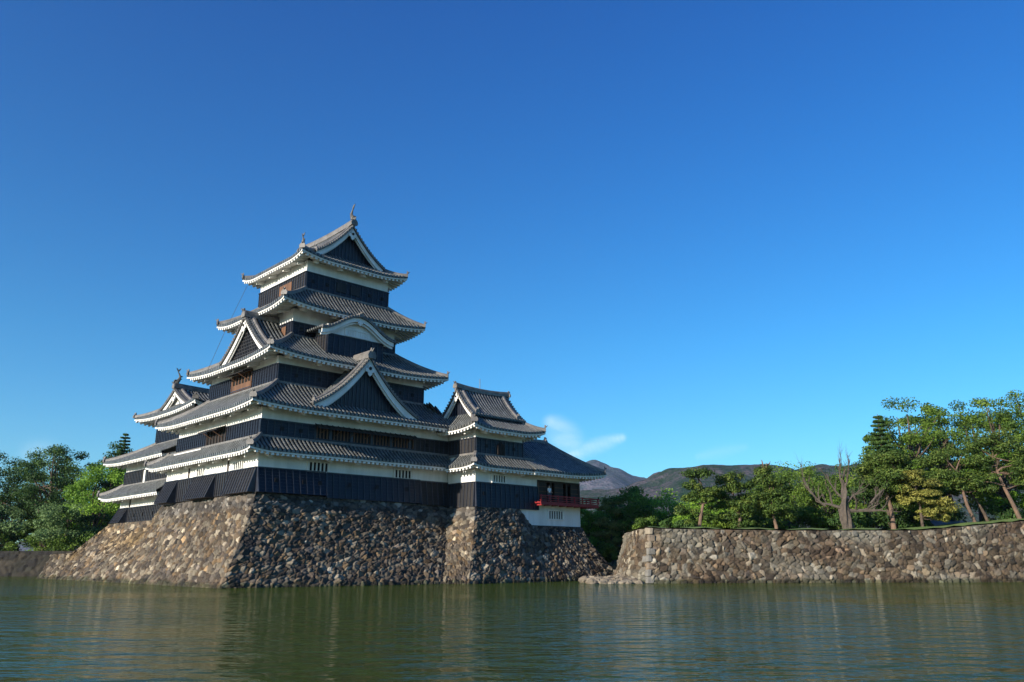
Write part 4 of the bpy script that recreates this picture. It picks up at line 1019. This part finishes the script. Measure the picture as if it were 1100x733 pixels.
LM = {'green': leafmat('leaf_green', (0.050, 0.095, 0.016), (0.105, 0.185, 0.026), (0.19, 0.29, 0.045), 0.4),
      'deep': leafmat('leaf_deep_green', (0.024, 0.057, 0.018), (0.048, 0.102, 0.024), (0.090, 0.165, 0.038), 0.25),
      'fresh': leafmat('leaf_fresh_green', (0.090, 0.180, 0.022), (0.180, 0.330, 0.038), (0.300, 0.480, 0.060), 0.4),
      'silver': leafmat('leaf_grey_green', (0.060, 0.112, 0.045), (0.128, 0.210, 0.075), (0.225, 0.330, 0.128), 0.35),
      'pine': leafmat('pine_needles', (0.035, 0.070, 0.016), (0.075, 0.130, 0.024), (0.15, 0.19, 0.035), 0.15),
      'gold': leafmat('golden_needles', (0.105, 0.120, 0.027), (0.240, 0.240, 0.053), (0.390, 0.360, 0.090), 0.2)}
M['bark'] = material('bark', (0.12, 0.085, 0.06), 0.95, col2=(0.05, 0.038, 0.03), scale=3, bump=0.9, bscale=12)
M['redbark'] = material('pine_bark', (0.20, 0.125, 0.085), 0.95, col2=(0.09, 0.065, 0.05), scale=2.2, bump=0.9, bscale=12)
M['deadbark'] = material('dead_bark', (0.105, 0.085, 0.068), 0.95, col2=(0.045, 0.036, 0.03), scale=2.5, bump=0.9, bscale=12)

def leaf_cloud(cl, per, size, rg, flat=1.0, upb=0.25, spread=0.75, aspect=0.6, shell=2.2):
    """cl: (n, 6) centre xyz + radii xyz. Leaves are small folded faces through each clump's volume."""
    n = len(cl); N = n * per
    d = rg.normal(size=(N, 3)); d /= np.linalg.norm(d, axis=1, keepdims=True)
    r = rg.random(N) ** (1 / shell)
    ci = np.repeat(np.arange(n), per)
    C = cl[ci, :3] + d * cl[ci, 3:] * r[:, None]
    nn = d * np.array([1, 1, 1.0]) + rg.normal(size=(N, 3)) * spread + np.array([0, 0, upb]); nn /= np.linalg.norm(nn, axis=1, keepdims=True)
    t = np.cross(nn, rg.normal(size=(N, 3))); t /= np.linalg.norm(t, axis=1, keepdims=True); bb = np.cross(nn, t)
    s = size * rg.uniform(0.6, 1.35, N)[:, None] * 0.5
    V = np.stack([C - t * s, C - bb * s * aspect + nn * s * 0.15, C + t * s, C + bb * s * aspect + nn * s * 0.15], 1)
    ct = rg.normal(0, 0.20, n)[ci]
    tint = np.clip(0.48 + ct + rg.normal(0, 0.14, N) , 0, 1)
    return V.reshape(-1, 3), np.repeat(tint, 4)
def crown_obj(V, tint, mat, parent, name='crown'):
    F = np.arange(len(V), dtype=np.int32).reshape(-1, 4)
    me = mesh_from(name, V, F, mat)
    at = me.attributes.new('tint', 'FLOAT', 'POINT'); at.data.foreach_set('value', tint.astype(np.float32))
    o = bpy.data.objects.new(name, me); COL.objects.link(o); o.parent = parent; OFF[o.name] = (0, 0, 0)
    return o
def tree_root(name, label, x, y, z, group=None, cat='tree'):
    o = bpy.data.objects.new(name, None); COL.objects.link(o); o.location = (x, y, z); o.empty_display_size = 0.5
    tag(o, label, cat, group); OFF[o.name] = (0, 0, 0); return o
def bend(p0, p1, n, w, rg):
    p0 = np.array(p0, float); p1 = np.array(p1, float); out = []
    off = rg.normal(0, w, 3); off2 = rg.normal(0, w * 0.6, 3)
    for i in range(n + 1):
        k = i / n; out.append(p0 * (1 - k) + p1 * k + off * math.sin(k * math.pi) + off2 * math.sin(2 * k * math.pi))
    return out

def broadleaf(name, label, x, y, z, h, w, seed, mat='green', group=None, ncl=46, per=270, leaf=0.23, low=0.22, lean=0.0, clr=0.15, gaps=1.0, trunkr=None):
    rg = np.random.default_rng(seed); root = tree_root(name, label, x, y, z, group)
    cz = h * (low + (1 - low) * 0.5); rz = h * (1 - low) * 0.5; cl = []
    k = 0
    while len(cl) < ncl and k < ncl * 30:
        k += 1
        d = rg.normal(size=3); d /= np.linalg.norm(d); r = rg.uniform(0.35, 1.0) ** 0.6
        wob = 1 + 0.22 * math.sin(3 * math.atan2(d[1], d[0]) + seed) + 0.12 * math.sin(5 * d[2] + seed * 2)
        p = np.array([d[0] * w / 2 * r * wob + lean * (d[2] * r), d[1] * w / 2 * r * wob, cz + d[2] * rz * r])
        cr = w * clr * rg.uniform(0.65, 1.3)
        if any(np.linalg.norm((p - q[:3]) / cr) < 0.55 * gaps for q in cl): continue
        cl.append([*p, cr * 1.15, cr * 1.15, cr * 0.72])
    cl = np.array(cl)
    V, t = leaf_cloud(cl, per, leaf, rg); crown_obj(V, t, LM[mat], root)
    m = MB(); tr = trunkr or 0.020 * h + 0.06; fork = np.array([lean * 0.2, 0, h * (low + 0.12)])
    tp = bend((0, 0, -0.3), fork, 5, 0.12, rg); m.tube([tuple(p) for p in tp], [tr * (1.35 - 0.5 * i / 5) for i in range(6)], 8)
    top = np.array([lean * 0.7, 0, h * 0.86]); tp = bend(fork, top, 6, 0.25, rg); m.tube([tuple(p) for p in tp], [tr * 0.8 * (1 - 0.85 * i / 6) for i in range(7)], 7)
    for q in cl[rg.permutation(len(cl))[:min(len(cl), 18)]]:
        k = rg.uniform(0.0, 0.6); s = fork * (1 - k) + top * k
        tp = bend(s, q[:3], 4, 0.2, rg); m.tube([tuple(p) for p in tp], [tr * 0.42 * (1 - 0.8 * i / 4) for i in range(5)], 5)
    m.build('trunk', M['bark'], root)
    return root

def pine(name, label, x, y, z, trunk, pads, seed, mat='pine', bark='redbark', tr=0.22, leaf=0.23, per=420, group=None, stubs=()):
    """trunk: polyline; pads: list of (x, y, z, rx, rz) flat clouds of needles carried on side limbs."""
    rg = np.random.default_rng(seed); root = tree_root(name, label, x, y, z, group, 'pine tree'); cl = []
    m = MB(); n = len(trunk)
    tr *= 0.68; m.tube(trunk, [tr * (1.25 - 1.0 * i / (n - 1)) for i in range(n)], 9)
    T = np.array(trunk)
    for (px, py, pz, rx, rz) in pads:
        rx *= 1.22; rz *= 1.55
        for q in range(max(6, int(rx * 8.5))):
            a = rg.uniform(0, 6.28); rr_ = math.sqrt(rg.random()) * 0.72
            s = rx * rg.uniform(0.30, 0.5)
            cl.append([px + math.cos(a) * rx * rr_, py + math.sin(a) * rx * rr_, pz + rg.normal(0, rz * 0.30) - 0.25 * rz * rr_, s, s, rz * rg.uniform(0.40, 0.65)])
        i = int(np.argmin(np.abs(T[:, 2] - (pz - rx * 0.35)))); s = T[i]
        tp = bend(s, (px, py, pz - rz * 0.5), 4, 0.12, rg); m.tube([tuple(p) for p in tp], [tr * 0.40 * (1 - 0.7 * k / 4) for k in range(5)], 6)
    for (p0, p1) in stubs: tp = bend(p0, p1, 4, 0.1, rg); m.tube([tuple(p) for p in tp], [0.09, 0.08, 0.06, 0.045, 0.02], 6)
    cl = np.array(cl); per = max(110, int(per / 3.2))
    V, t = leaf_cloud(cl, per, leaf, rg, upb=0.9, spread=0.55, aspect=0.38, shell=2.6)
    # needle tufts near the tops of the pads are this year's lighter growth
    crown_obj(V, t, LM[mat], root); m.build('trunk', M[bark], root)
    return root

def conifer(name, label, x, y, z, h, w, seed, mat='deep', group=None, z0=0.1):
    rg = np.random.default_rng(seed); root = tree_root(name, label, x, y, z, group); m = MB(); cl = []
    m.tube([(0, 0, -0.3), (0.1, 0, h * 0.5), (0, 0, h * 0.99)], [0.022 * h, 0.014 * h, 0.03], 8)
    nl = int(h / 0.62)
    for i in range(nl):
        k = i / nl; zz = h * (z0 + (1 - z0) * k); r = w / 2 * (1 - k) ** 0.85 * rg.uniform(0.75, 1.15) + 0.15; nb = max(4, int(8 * (1 - k) + 3)); a0 = rg.uniform(0, 6)
        for j in range(nb):
            a = a0 + j * 6.283 / nb + rg.normal(0, 0.2); rr_ = r * rg.uniform(0.7, 1.15)
            p1 = (math.cos(a) * rr_, math.sin(a) * rr_, zz + rr_ * 0.10 - 0.05 * rr_ * rr_)
            m.tube([(0, 0, zz), p1], [0.05, 0.015], 4)
            for f in (0.35, 0.62, 0.88):
                s = max(0.22, 0.28 * rr_) * (1.25 - 0.6 * f); cl.append([p1[0] * f, p1[1] * f, zz + (p1[2] - zz) * f, s, s, s * 0.42])
    cl = np.array(cl); V, t = leaf_cloud(cl, 75, 0.26, rg, upb=0.5, spread=0.5, aspect=0.45)
    crown_obj(V, t, LM[mat], root); m.build('trunk', M['bark'], root); return root

# --- along the top of the right-hand rampart
pine('pine_tree', 'slender clipped pine with separate needle clouds, nearest the rampart corner', 16.2, 71.2, 4.0,
     [(0, 0, -0.3), (-0.1, 0, 0.5), (0.1, 0, 1.6), (0.35, 0, 2.5), (0.55, 0.1, 3.3), (0.25, 0, 4.2), (-0.1, 0, 5.0)],
     [(0.0, 0, 5.05, 1.30, 0.42), (-0.55, 0.2, 4.15, 0.85, 0.33), (0.95, 0, 3.75, 1.0, 0.32), (-0.35, 0.3, 3.0, 0.95, 0.30), (0.9, -0.2, 2.85, 0.7, 0.26), (-1.25, 0, 2.0, 0.95, 0.42), (-0.6, 0.3, 1.1, 0.8, 0.35), (0.7, 0.4, 1.4, 0.8, 0.34), (0.0, 0.2, 3.4, 0.9, 0.3), (-0.9, 0.1, 0.6, 0.8, 0.3)], 101)
pine('pine_tree', 'bushy clipped pine, second from the rampart corner, forked low trunk', 19.9, 72.4, 4.0,
     [(0, 0, -0.3), (-0.1, 0, 0.6), (0.1, 0, 1.4), (-0.2, 0, 2.6), (-0.5, 0, 3.8), (-0.6, 0, 4.8)],
     [(-0.55, 0, 4.95, 1.15, 0.42), (0.55, 0, 4.25, 0.9, 0.35), (-1.35, 0, 3.35, 1.15, 0.36), (0.5, 0, 3.15, 1.15, 0.4), (-1.7, 0.2, 2.45, 0.8, 0.35), (-0.2, -0.3, 2.45, 1.1, 0.35), (0.9, 0, 1.9, 1.0, 0.4), (-0.5, 0.3, 1.6, 1.1, 0.4), (-0.5, 0, 4.0, 0.9, 0.34), (0.3, 0.3, 0.9, 1.0, 0.3)], 102)
pine('pine_tree', 'dense upright pine with upright candles on top and pale lower trunk', 23.3, 73.0, 4.0,
     [(0, 0, -0.3), (-0.05, 0, 0.7), (-0.25, 0, 1.6), (-0.3, 0, 3.2), (-0.4, 0, 5.2)],
     [(-0.5, 0, 5.5, 0.95, 0.55), (-0.8, 0, 4.8, 1.15, 0.42), (0.3, 0, 4.5, 0.9, 0.38), (-0.4, 0, 3.7, 1.3, 0.42), (0.6, 0, 3.1, 1.0, 0.4), (-1.0, 0, 2.7, 1.0, 0.38), (-0.1, -0.3, 2.2, 1.4, 0.42), (0.9, 0, 1.9, 0.8, 0.4), (-0.9, 0.1, 3.3, 0.9, 0.36), (-0.9, 0.2, 1.8, 0.9, 0.34)], 103,
     stubs=(((-0.6, 0, 5.5), (-0.9, 0, 6.45)), ((-0.3, 0, 5.5), (-0.1, 0, 6.35)), ((-0.5, 0, 5.6), (-0.5, 0, 6.2))))
# dead tree: hollow trunk and bare crooked limbs
def dead_tree():
    root = tree_root('dead_tree', 'bare leafless old tree with a thick gnarled trunk and spreading crooked limbs', 28.8, 71.4, 4.0)
    rr = random.Random(17); m = MB()
    m.tube([(0.25, 0, -0.3), (0.2, 0, 0.3), (0.0, 0, 1.2), (-0.05, 0, 2.0), (0.1, 0, 2.7), (0.15, 0, 3.5), (0.1, 0, 4.3)], [0.55, 0.46, 0.47, 0.40, 0.28, 0.22, 0.10], 14)
    for v_i in range(len(m.v)): x, y, z = m.v[v_i]; m.v[v_i] = (x + 0.09 * math.sin(z * 5 + y * 11), y + 0.09 * math.sin(z * 6 + x * 12), z)
    m.build('trunk', M['deadbark'], root)
    def limb(mb, p, d, L, r, depth):
        pts = [Vector(p)]; d = Vector(d).normalized(); n = 5; rs = [r]
        for i in range(n):
            d = (d + Vector((rr.uniform(-.32, .32), rr.uniform(-.25, .25), rr.uniform(-.18, .30)))).normalized()
            pts.append(pts[-1] + d * L / n); rs.append(r * (1 - 0.72 * (i + 1) / n))
        mb.tube(pts, rs, 5)
        if depth > 0:
            for i in range(1, n + 1):
                if rr.random() < 0.92:
                    q = pts[i]; a = rr.uniform(-1.1, 1.1); dd = Vector((d.x * math.cos(a) - 0.3 * math.sin(a), d.y + rr.uniform(-.6, .6), d.z * math.cos(a) + abs(math.sin(a)) * 0.9 + 0.15))
                    limb(mb, q, dd, L * rr.uniform(0.35, 0.6), rs[i] * 0.72, depth - 1)
    for (p, d, L, r, dp) in (((-0.1, 0, 2.1), (-1.0, 0, -0.02), 2.3, 0.18, 3), ((-1.6, 0.1, 2.3), (-1.0, 0, 0.75), 2.9, 0.12, 3), ((0.3, 0, 1.9), (1.0, 0, 0.12), 3.2, 0.17, 3), ((2.3, 0, 2.5), (0.9, 0, 0.65), 3.3, 0.12, 3),
                             ((0.1, 0, 3.6), (-0.5, 0.1, 1), 2.6, 0.11, 3), ((0.15, 0, 3.8), (0.35, -0.1, 1), 2.6, 0.10, 3), ((0.1, 0, 4.2), (-0.1, 0, 1), 1.5, 0.10, 2), ((0.0, 0, 2.9), (-0.8, 0.2, 1.1), 2.3, 0.11, 2), ((0.3, 0, 2.6), (0.9, 0.2, 0.9), 2.2, 0.11, 2)):
        mb = MB(); limb(mb, p, d, L, r, dp); mb.build('limb', M['deadbark'], root)
dead_tree()
pine('pine_tree', 'tall layered pine with a short orange trunk, right beside the dead tree', 33.4, 72.6, 4.05,
     [(0, 0, -0.3), (0, 0, 1.0), (-0.05, 0, 2.2), (-0.3, 0, 3.6), (-0.2, 0, 5.2), (0.1, 0, 6.6)],
     [(-0.4, 0, 6.6, 2.0, 0.5), (0.8, 0, 6.2, 1.5, 0.45), (-1.3, 0, 5.8, 1.3, 0.45), (-0.2, 0, 5.2, 2.3, 0.5), (1.2, 0, 4.5, 1.5, 0.45), (-1.3, 0, 4.5, 1.5, 0.42), (0.2, 0.3, 3.8, 1.8, 0.45), (0.6, 0.5, 2.4, 1.2, 0.35)], 104, tr=0.30, per=520)
pine('pine_tree', 'golden yellow-green pine spreading to the right in flat layers', 35.6, 71.9, 4.05,
     [(0, 0, -0.3), (0, 0, 1.2), (0.0, 0, 2.5), (-0.2, 0, 3.8), (-0.1, 0, 5.0)],
     [(0.0, 0, 5.2, 1.2, 0.32), (-0.9, 0, 4.7, 1.1, 0.3), (0.5, 0, 4.35, 1.4, 0.3), (-1.2, 0, 3.8, 1.1, 0.3), (0.6, 0, 3.4, 1.3, 0.28), (-0.7, -0.2, 2.9, 1.1, 0.28), (1.4, 0, 2.6, 1.3, 0.28), (2.2, 0, 2.1, 1.2, 0.3), (0.6, -0.2, 1.7, 1.0, 0.28), (1.9, 0.2, 1.3, 0.9, 0.25)], 105, mat='gold', bark='bark', tr=0.17)
pine('pine_tree', 'leaning pine with pale forked limbs showing in a wide dark crown', 41.3, 73.4, 4.3,
     [(0, 0, -0.3), (-0.35, 0, 1.0), (-0.75, 0, 2.2), (-0.95, 0, 3.4), (-1.5, 0, 4.6), (-1.9, 0, 5.6), (-1.9, 0, 6.8)],
     [(-1.8, 0, 6.9, 1.5, 0.45), (-3.2, 0, 6.2, 1.6, 0.45), (-0.3, 0, 6.1, 1.6, 0.45), (-2.6, 0.2, 4.9, 1.6, 0.45), (0.3, 0, 4.9, 1.6, 0.5), (-1.2, -0.3, 4.1, 1.5, 0.4), (0.9, 0, 3.7, 1.2, 0.4), (-3.1, 0.2, 4.0, 1.2, 0.4)], 106, tr=0.22, per=400,
     stubs=(((-1.2, -0.3, 5.0), (-2.6, -0.6, 6.4)), ((-1.5, -0.3, 5.0), (-0.9, -0.6, 6.6))))
pine('pine_tree', 'tall pine with a long pale leaning trunk, at the right edge of the rampart', 45.2, 73.3, 4.9,
     [(0, 0, -0.3), (-0.55, 0, 1.5), (-1.1, 0, 3.0), (-1.5, 0, 4.4), (-1.75, 0, 5.8), (-1.6, 0, 7.4)],
     [(-1.6, 0, 7.6, 1.7, 0.5), (-3.0, 0, 7.0, 1.4, 0.45), (-0.2, 0, 6.8, 1.6, 0.45), (0.9, 0, 5.9, 1.3, 0.45), (-2.9, 0.2, 5.6, 1.3, 0.4), (0.2, 0.2, 4.9, 1.4, 0.45), (2.0, 0.1, 4.9, 1.3, 0.45), (1.3, 0.4, 3.9, 1.3, 0.45)], 107, tr=0.24, per=400,
     stubs=(((-1.2, -0.2, 3.3), (-3.2, -0.4, 3.6)), ((-1.6, -0.2, 4.6), (-0.2, -0.4, 5.2))))
pine('pine_tree', 'small dark crooked pine between the two leaning pines', 43.6, 75.5, 4.7,
     [(0, 0, -0.3), (-0.4, 0, 1.1), (-0.9, 0, 2.2), (-1.5, 0, 3.2), (-1.8, 0, 3.9)],
     [(-1.9, 0, 4.1, 1.1, 0.35), (-0.7, 0, 3.6, 1.0, 0.3), (-2.6, 0, 3.3, 0.9, 0.3)], 108, bark='bark', tr=0.2)

conifer('spruce_tree', 'dark pointed spruce rising above the layered pine', 35.6, 78.0, 4.0, 11.6, 4.6, 120, z0=0.35)
# tall broadleaf trees at the right
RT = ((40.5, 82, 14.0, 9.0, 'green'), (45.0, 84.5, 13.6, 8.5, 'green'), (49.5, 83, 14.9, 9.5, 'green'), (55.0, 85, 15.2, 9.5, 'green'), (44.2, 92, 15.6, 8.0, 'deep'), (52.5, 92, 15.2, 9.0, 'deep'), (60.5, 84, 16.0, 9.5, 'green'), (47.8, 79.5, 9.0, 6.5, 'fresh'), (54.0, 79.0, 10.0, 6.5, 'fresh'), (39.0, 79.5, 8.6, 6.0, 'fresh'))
RL = ('tall spreading green tree left of the group at the right edge', 'tall green tree behind the leaning pine', 'tall open-crowned green tree behind the long pale pine trunk', 'tall green tree filling the right edge',
      'deep green tree rising at the back of the right-hand group', 'deep green tree at the back near the right edge', 'wide green tree just outside the right edge', 'bright fresh-green tree behind the two leaning pines', 'bright fresh-green tree at the right edge above the rampart', 'bright green young tree behind the golden pine')
for i, (x, y, h, w, mt) in enumerate(RT):
    broadleaf('broadleaf_tree', RL[i], x, y, 4.2, h, w, 200 + i, mt, 'tall broadleaf trees behind the rampart', ncl=int(44 if h > 12 else 34), per=240, leaf=0.23, low=0.16, clr=0.105, gaps=1.45)
# the belt of trees behind the rampart pines
BT = [(9.5, 92, 5.2, 5.0, 'fresh'), (13.0, 88, 5.6, 5.5, 'green'), (16.5, 92, 5.4, 5.5, 'fresh'), (19.8, 86, 4.6, 5.0, 'fresh'), (22.5, 90, 4.8, 5.5, 'green'), (26.0, 87, 5.2, 6.0, 'green'), (29.5, 90, 7.6, 7.5, 'green'), (33.5, 87, 8.0, 7.0, 'green'),  # first trees take the brighter leaf to stand in for blocked sunlight
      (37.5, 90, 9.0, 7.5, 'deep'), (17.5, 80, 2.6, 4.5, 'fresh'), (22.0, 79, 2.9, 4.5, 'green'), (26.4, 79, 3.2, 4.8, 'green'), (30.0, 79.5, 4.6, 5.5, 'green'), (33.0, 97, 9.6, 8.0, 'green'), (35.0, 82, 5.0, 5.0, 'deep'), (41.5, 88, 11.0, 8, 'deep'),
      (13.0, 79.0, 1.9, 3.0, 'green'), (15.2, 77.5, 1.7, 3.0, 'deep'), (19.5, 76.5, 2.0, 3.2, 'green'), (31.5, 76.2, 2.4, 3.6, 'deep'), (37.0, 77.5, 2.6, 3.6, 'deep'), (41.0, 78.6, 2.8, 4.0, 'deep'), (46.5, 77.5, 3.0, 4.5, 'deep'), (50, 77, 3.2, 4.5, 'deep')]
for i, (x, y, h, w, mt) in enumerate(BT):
    kind = {'deep': 'deep green', 'green': 'mid green', 'fresh': 'bright green'}[mt]
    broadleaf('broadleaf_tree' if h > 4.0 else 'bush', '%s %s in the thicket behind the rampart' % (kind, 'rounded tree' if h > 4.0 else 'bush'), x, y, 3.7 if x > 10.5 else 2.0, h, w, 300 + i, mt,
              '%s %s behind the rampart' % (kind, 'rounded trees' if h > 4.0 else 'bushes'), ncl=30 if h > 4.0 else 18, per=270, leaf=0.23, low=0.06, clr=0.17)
# low ground seen in the gap between castle and rampart
pine('pine_tree', 'small golden pine in the gap between castle and rampart', 10.6, 88, 1.3,
     [(0, 0, -0.3), (0.1, 0, 1.2), (-0.1, 0, 2.6), (0.1, 0, 4.2), (0.0, 0, 6.0)],
     [(0, 0, 6.6, 0.9, 0.3), (-0.5, 0, 5.9, 0.9, 0.3), (0.7, 0, 5.5, 0.9, 0.3), (-0.7, 0, 4.4, 1.3, 0.3), (0.8, 0, 3.9, 1.4, 0.3), (-0.9, 0, 3.2, 1.4, 0.3), (0.6, 0, 2.5, 1.4, 0.3), (-0.4, 0, 1.9, 1.3, 0.3)], 130, mat='gold', bark='bark', tr=0.16)
GP = ((8.6, 90, 6.6, 4.0, 'fresh', 'green tree in sun-bright leaf colour close beside the castle base, in the gap'), (13.3, 94, 6.8, 5.5, 'green', 'mid green tree behind the golden pine in the gap'), (12.0, 99, 7.8, 7, 'deep', 'dark wide tree farthest back in the gap'), (9.2, 84.5, 2.2, 2.6, 'green', 'low green bush at the foot of the castle base'))  # brighter leaf on the first tree replaces sun cut off by the castle
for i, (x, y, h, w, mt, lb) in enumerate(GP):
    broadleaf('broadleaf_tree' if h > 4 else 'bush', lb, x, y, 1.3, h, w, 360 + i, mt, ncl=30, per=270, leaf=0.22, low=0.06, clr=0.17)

# --- left side
LT = ((-50.0, 99.6, 11.6, 9.0, 'fresh', 'bright yellow-green leafy tree close beside the small keep'), (-52.3, 97.4, 6.2, 7.5, 'silver', 'pale feathery low tree at the foot of the bright green tree'),
      (-58.5, 104, 14.4, 9.5, 'deep', 'big dark tree left of the bright green tree'), (-66.0, 105, 12.6, 9.5, 'deep', 'big dark tree at the left edge'), (-53.5, 110, 15.4, 8.0, 'deep', 'dark open-crowned tree beside the spruce'),
      (-61.5, 99.0, 6.4, 8.0, 'silver', 'pale feathery low tree above the dark moat wall'), (-68.0, 99.5, 6.8, 8.0, 'silver', 'pale feathery low tree at the left edge'), (-63, 113, 13.5, 9, 'green', 'mid green tree at the back left'), (-73, 108, 11.5, 9, 'deep', 'dark tree cut by the left edge'),
      (-56.3, 101, 5.2, 5.5, 'green', 'low green tree between the pale feathery ones'), (-42, 106, 12.0, 8, 'green', 'mid green tree half hidden behind the small keep'),
      (-60, 118, 9.5, 10, 'deep', 'low dark tree deep in shade behind the left-hand trees'), (-70, 117, 9.0, 10, 'deep', 'low dark tree at the back beside the left edge'), (-51, 116, 10.0, 10, 'deep', 'dark tree hidden deep behind the bright green tree'), (-79, 116, 9.0, 10, 'deep', 'dark tree at the back, just outside the left edge'))
for i, (x, y, h, w, mt, lb) in enumerate(LT):
    broadleaf('broadleaf_tree', lb, x, y, 2.2, h, w, 400 + i, mt, None, ncl=54 if h > 9 else 40, per=290, leaf=0.23 if mt != 'silver' else 0.26, low=0.04 if mt != 'deep' else 0.12, clr=0.13, gaps=1.15)
conifer('spruce_tree', 'dark pointed spruce behind the trees at the left', -51.8, 108, 2.2, 16.2, 6.6, 140, z0=0.3)
for i, (x, y, s) in enumerate(((-46.6, 95.0, 2.6), (-50.5, 95.9, 2.2), (-54.5, 96.6, 2.6), (-60, 97.6, 2.4), (-66, 98.2, 2.6), (-72, 98.8, 2.4))):
    broadleaf('bush', 'low green bush on the edge of the far left moat wall', x, y, 2.2, s, s * 1.7, 460 + i, 'green', 'low bushes along the far left moat wall', ncl=14, per=140, leaf=0.22, low=0.0, clr=0.2)

# blue-grey roofed shed glimpsed behind the right-hand pines
sh = tree_root('shed', 'low shed with a blue-grey sheet roof, behind the right-hand pines', 40.3, 76.2, 4.2, cat='shed')
M['blueroof'] = material('blue_sheet_roof', (0.16, 0.22, 0.32), 0.5, col2=(0.10, 0.14, 0.22), scale=1.5)
m = MB(); m.box(-1.5, 1.5, -0.6, 0.6, 0.0, 0.45); m.build('wall', M['darkwood'], sh)
m = MB(); m.hexa([(-1.8, -0.9, 0.42), (1.8, -0.9, 0.42), (1.6, 0.8, 1.05), (-1.4, 0.8, 1.05), (-1.8, -0.9, 0.48), (1.8, -0.9, 0.48), (1.6, 0.8, 1.11), (-1.4, 0.8, 1.11)]); m.build('roof', M['blueroof'], sh)

# ------------------------------------------------------------------ visitor on the pavilion veranda
M['skin'] = material('skin', (0.55, 0.36, 0.27), 0.6)
M['shirt'] = material('white_shirt', (0.75, 0.76, 0.80), 0.9)
M['trousers'] = material('dark_trousers', (0.05, 0.06, 0.10), 0.9)
M['hair'] = material('black_hair', (0.015, 0.012, 0.010), 0.6)
def skin_mesh(name, verts, edges, rad, mat, parent, root=0, sub=1):
    me = bpy.data.meshes.new(name); me.from_pydata(verts, edges, []); o = bpy.data.objects.new(name, me); COL.objects.link(o)
    o.modifiers.new('skin', 'SKIN'); me.skin_vertices[0]
    for i, r in enumerate(rad): sv = me.skin_vertices[0].data[i]; sv.radius = (r if isinstance(r, tuple) else (r, r)); sv.use_root = (i == root)
    if sub: s = o.modifiers.new('sub', 'SUBSURF'); s.levels = sub; s.render_levels = sub
    me.materials.append(mat); o.parent = parent; return o
pp = c2w(17.85, -11.80)
pe = tree_root('person', 'person in a white top and dark trousers standing in the pavilion doorway', pp[0], pp[1], 6.93, cat='person')
pe.rotation_euler = (0, 0, PHI); pe.scale = (0.92, 0.92, 0.92)
vs = [(0, 0, .86), (0, 0, 1.02), (0, -.01, 1.22), (0, -.01, 1.34), (0, -.01, 1.43), (0, -.02, 1.52), (0, -.02, 1.60),
      (-.09, 0, .82), (-.10, -.01, .46), (-.10, .02, .08), (-.10, -.12, .04), (.09, 0, .82), (.10, -.02, .46), (.11, .02, .08), (.12, -.12, .04),
      (-.17, -.01, 1.33), (-.22, -.02, 1.08), (-.20, -.17, .90), (-.17, -.24, .87), (.17, -.01, 1.33), (.22, -.02, 1.08), (.19, -.18, .92), (.16, -.25, .90)]
es = [(0, 1), (1, 2), (2, 3), (3, 4), (4, 5), (5, 6), (0, 7), (7, 8), (8, 9), (9, 10), (0, 11), (11, 12), (12, 13), (13, 14), (3, 15), (15, 16), (16, 17), (17, 18), (3, 19), (19, 20), (20, 21), (21, 22)]
ra = [(.15, .11), (.13, .10), (.16, .11), (.11, .08), .052, .085, .075, .085, .058, .042, .035, .085, .058, .042, .035, .06, .042, .032, .03, .06, .042, .032, .03]
skin_mesh('body', vs, es, ra, M['skin'], pe)
# clothes follow the same skeleton, a little fuller
skin_mesh('shirt', [vs[i] for i in (0, 1, 2, 3, 15, 16, 19, 20)], [(0, 1), (1, 2), (2, 3), (3, 4), (4, 5), (3, 6), (6, 7)], [(.17, .13), (.15, .12), (.18, .13), (.12, .095), .075, .06, .075, .06], M['shirt'], pe)
skin_mesh('trousers', [vs[i] for i in (0, 7, 8, 9, 11, 12, 13)], [(0, 1), (1, 2), (2, 3), (0, 4), (4, 5), (5, 6)], [(.165, .125), .105, .078, .062, .105, .078, .062], M['trousers'], pe)
m = MB(); rr = random.Random(1)
for j in range(6):
    for i in range(12):
        ph_ = j / 5 * 1.75; th_ = i / 12 * 6.283
        m.v.append((0.105 * math.sin(ph_) * math.cos(th_), -0.005 + 0.115 * math.sin(ph_) * math.sin(th_) + 0.02, 1.575 + 0.125 * math.cos(ph_)))
for j in range(5):
    for i in range(12):
        if j == 4 and 6 < i < 12: continue
        a = j * 12 + i; b = j * 12 + (i + 1) % 12; m.f.append((a, b, b + 12, a + 12))
m.build('hair', M['hair'], pe, smooth=True)
for sx_ in (-1, 1):
    m = MB(); m.tube([(0.03 * sx_, -0.098, 1.555), (0.03 * sx_, -0.108, 1.555)], 0.012, 6); m.build('eye', M['hair'], pe)
m = MB(); m.prism([(-0.014, 0), (0.014, 0), (0.006, 0.045), (-0.006, 0.045)], ((0, -0.09, 1.505), (1, 0, 0), (0, 0, 1), (0, -1, 0)), 0.035); m.build('nose', M['skin'], pe)
for sx_ in (-1, 1):      # five fingers closing on the rail
    for f in range(5):
        w = Vector((0.165 * sx_ - 0.02 + f * 0.014, -0.27, 0.885 if f else 0.87)); L = (0.035, 0.055, 0.06, 0.055, 0.045)[f]
        m = MB(); m.tube([w, w + Vector((0, -L * 0.6, 0.004)), w + Vector((0, -L, -L * 0.5))], [0.009, 0.008, 0.006], 6); m.build('finger', M['skin'], pe)
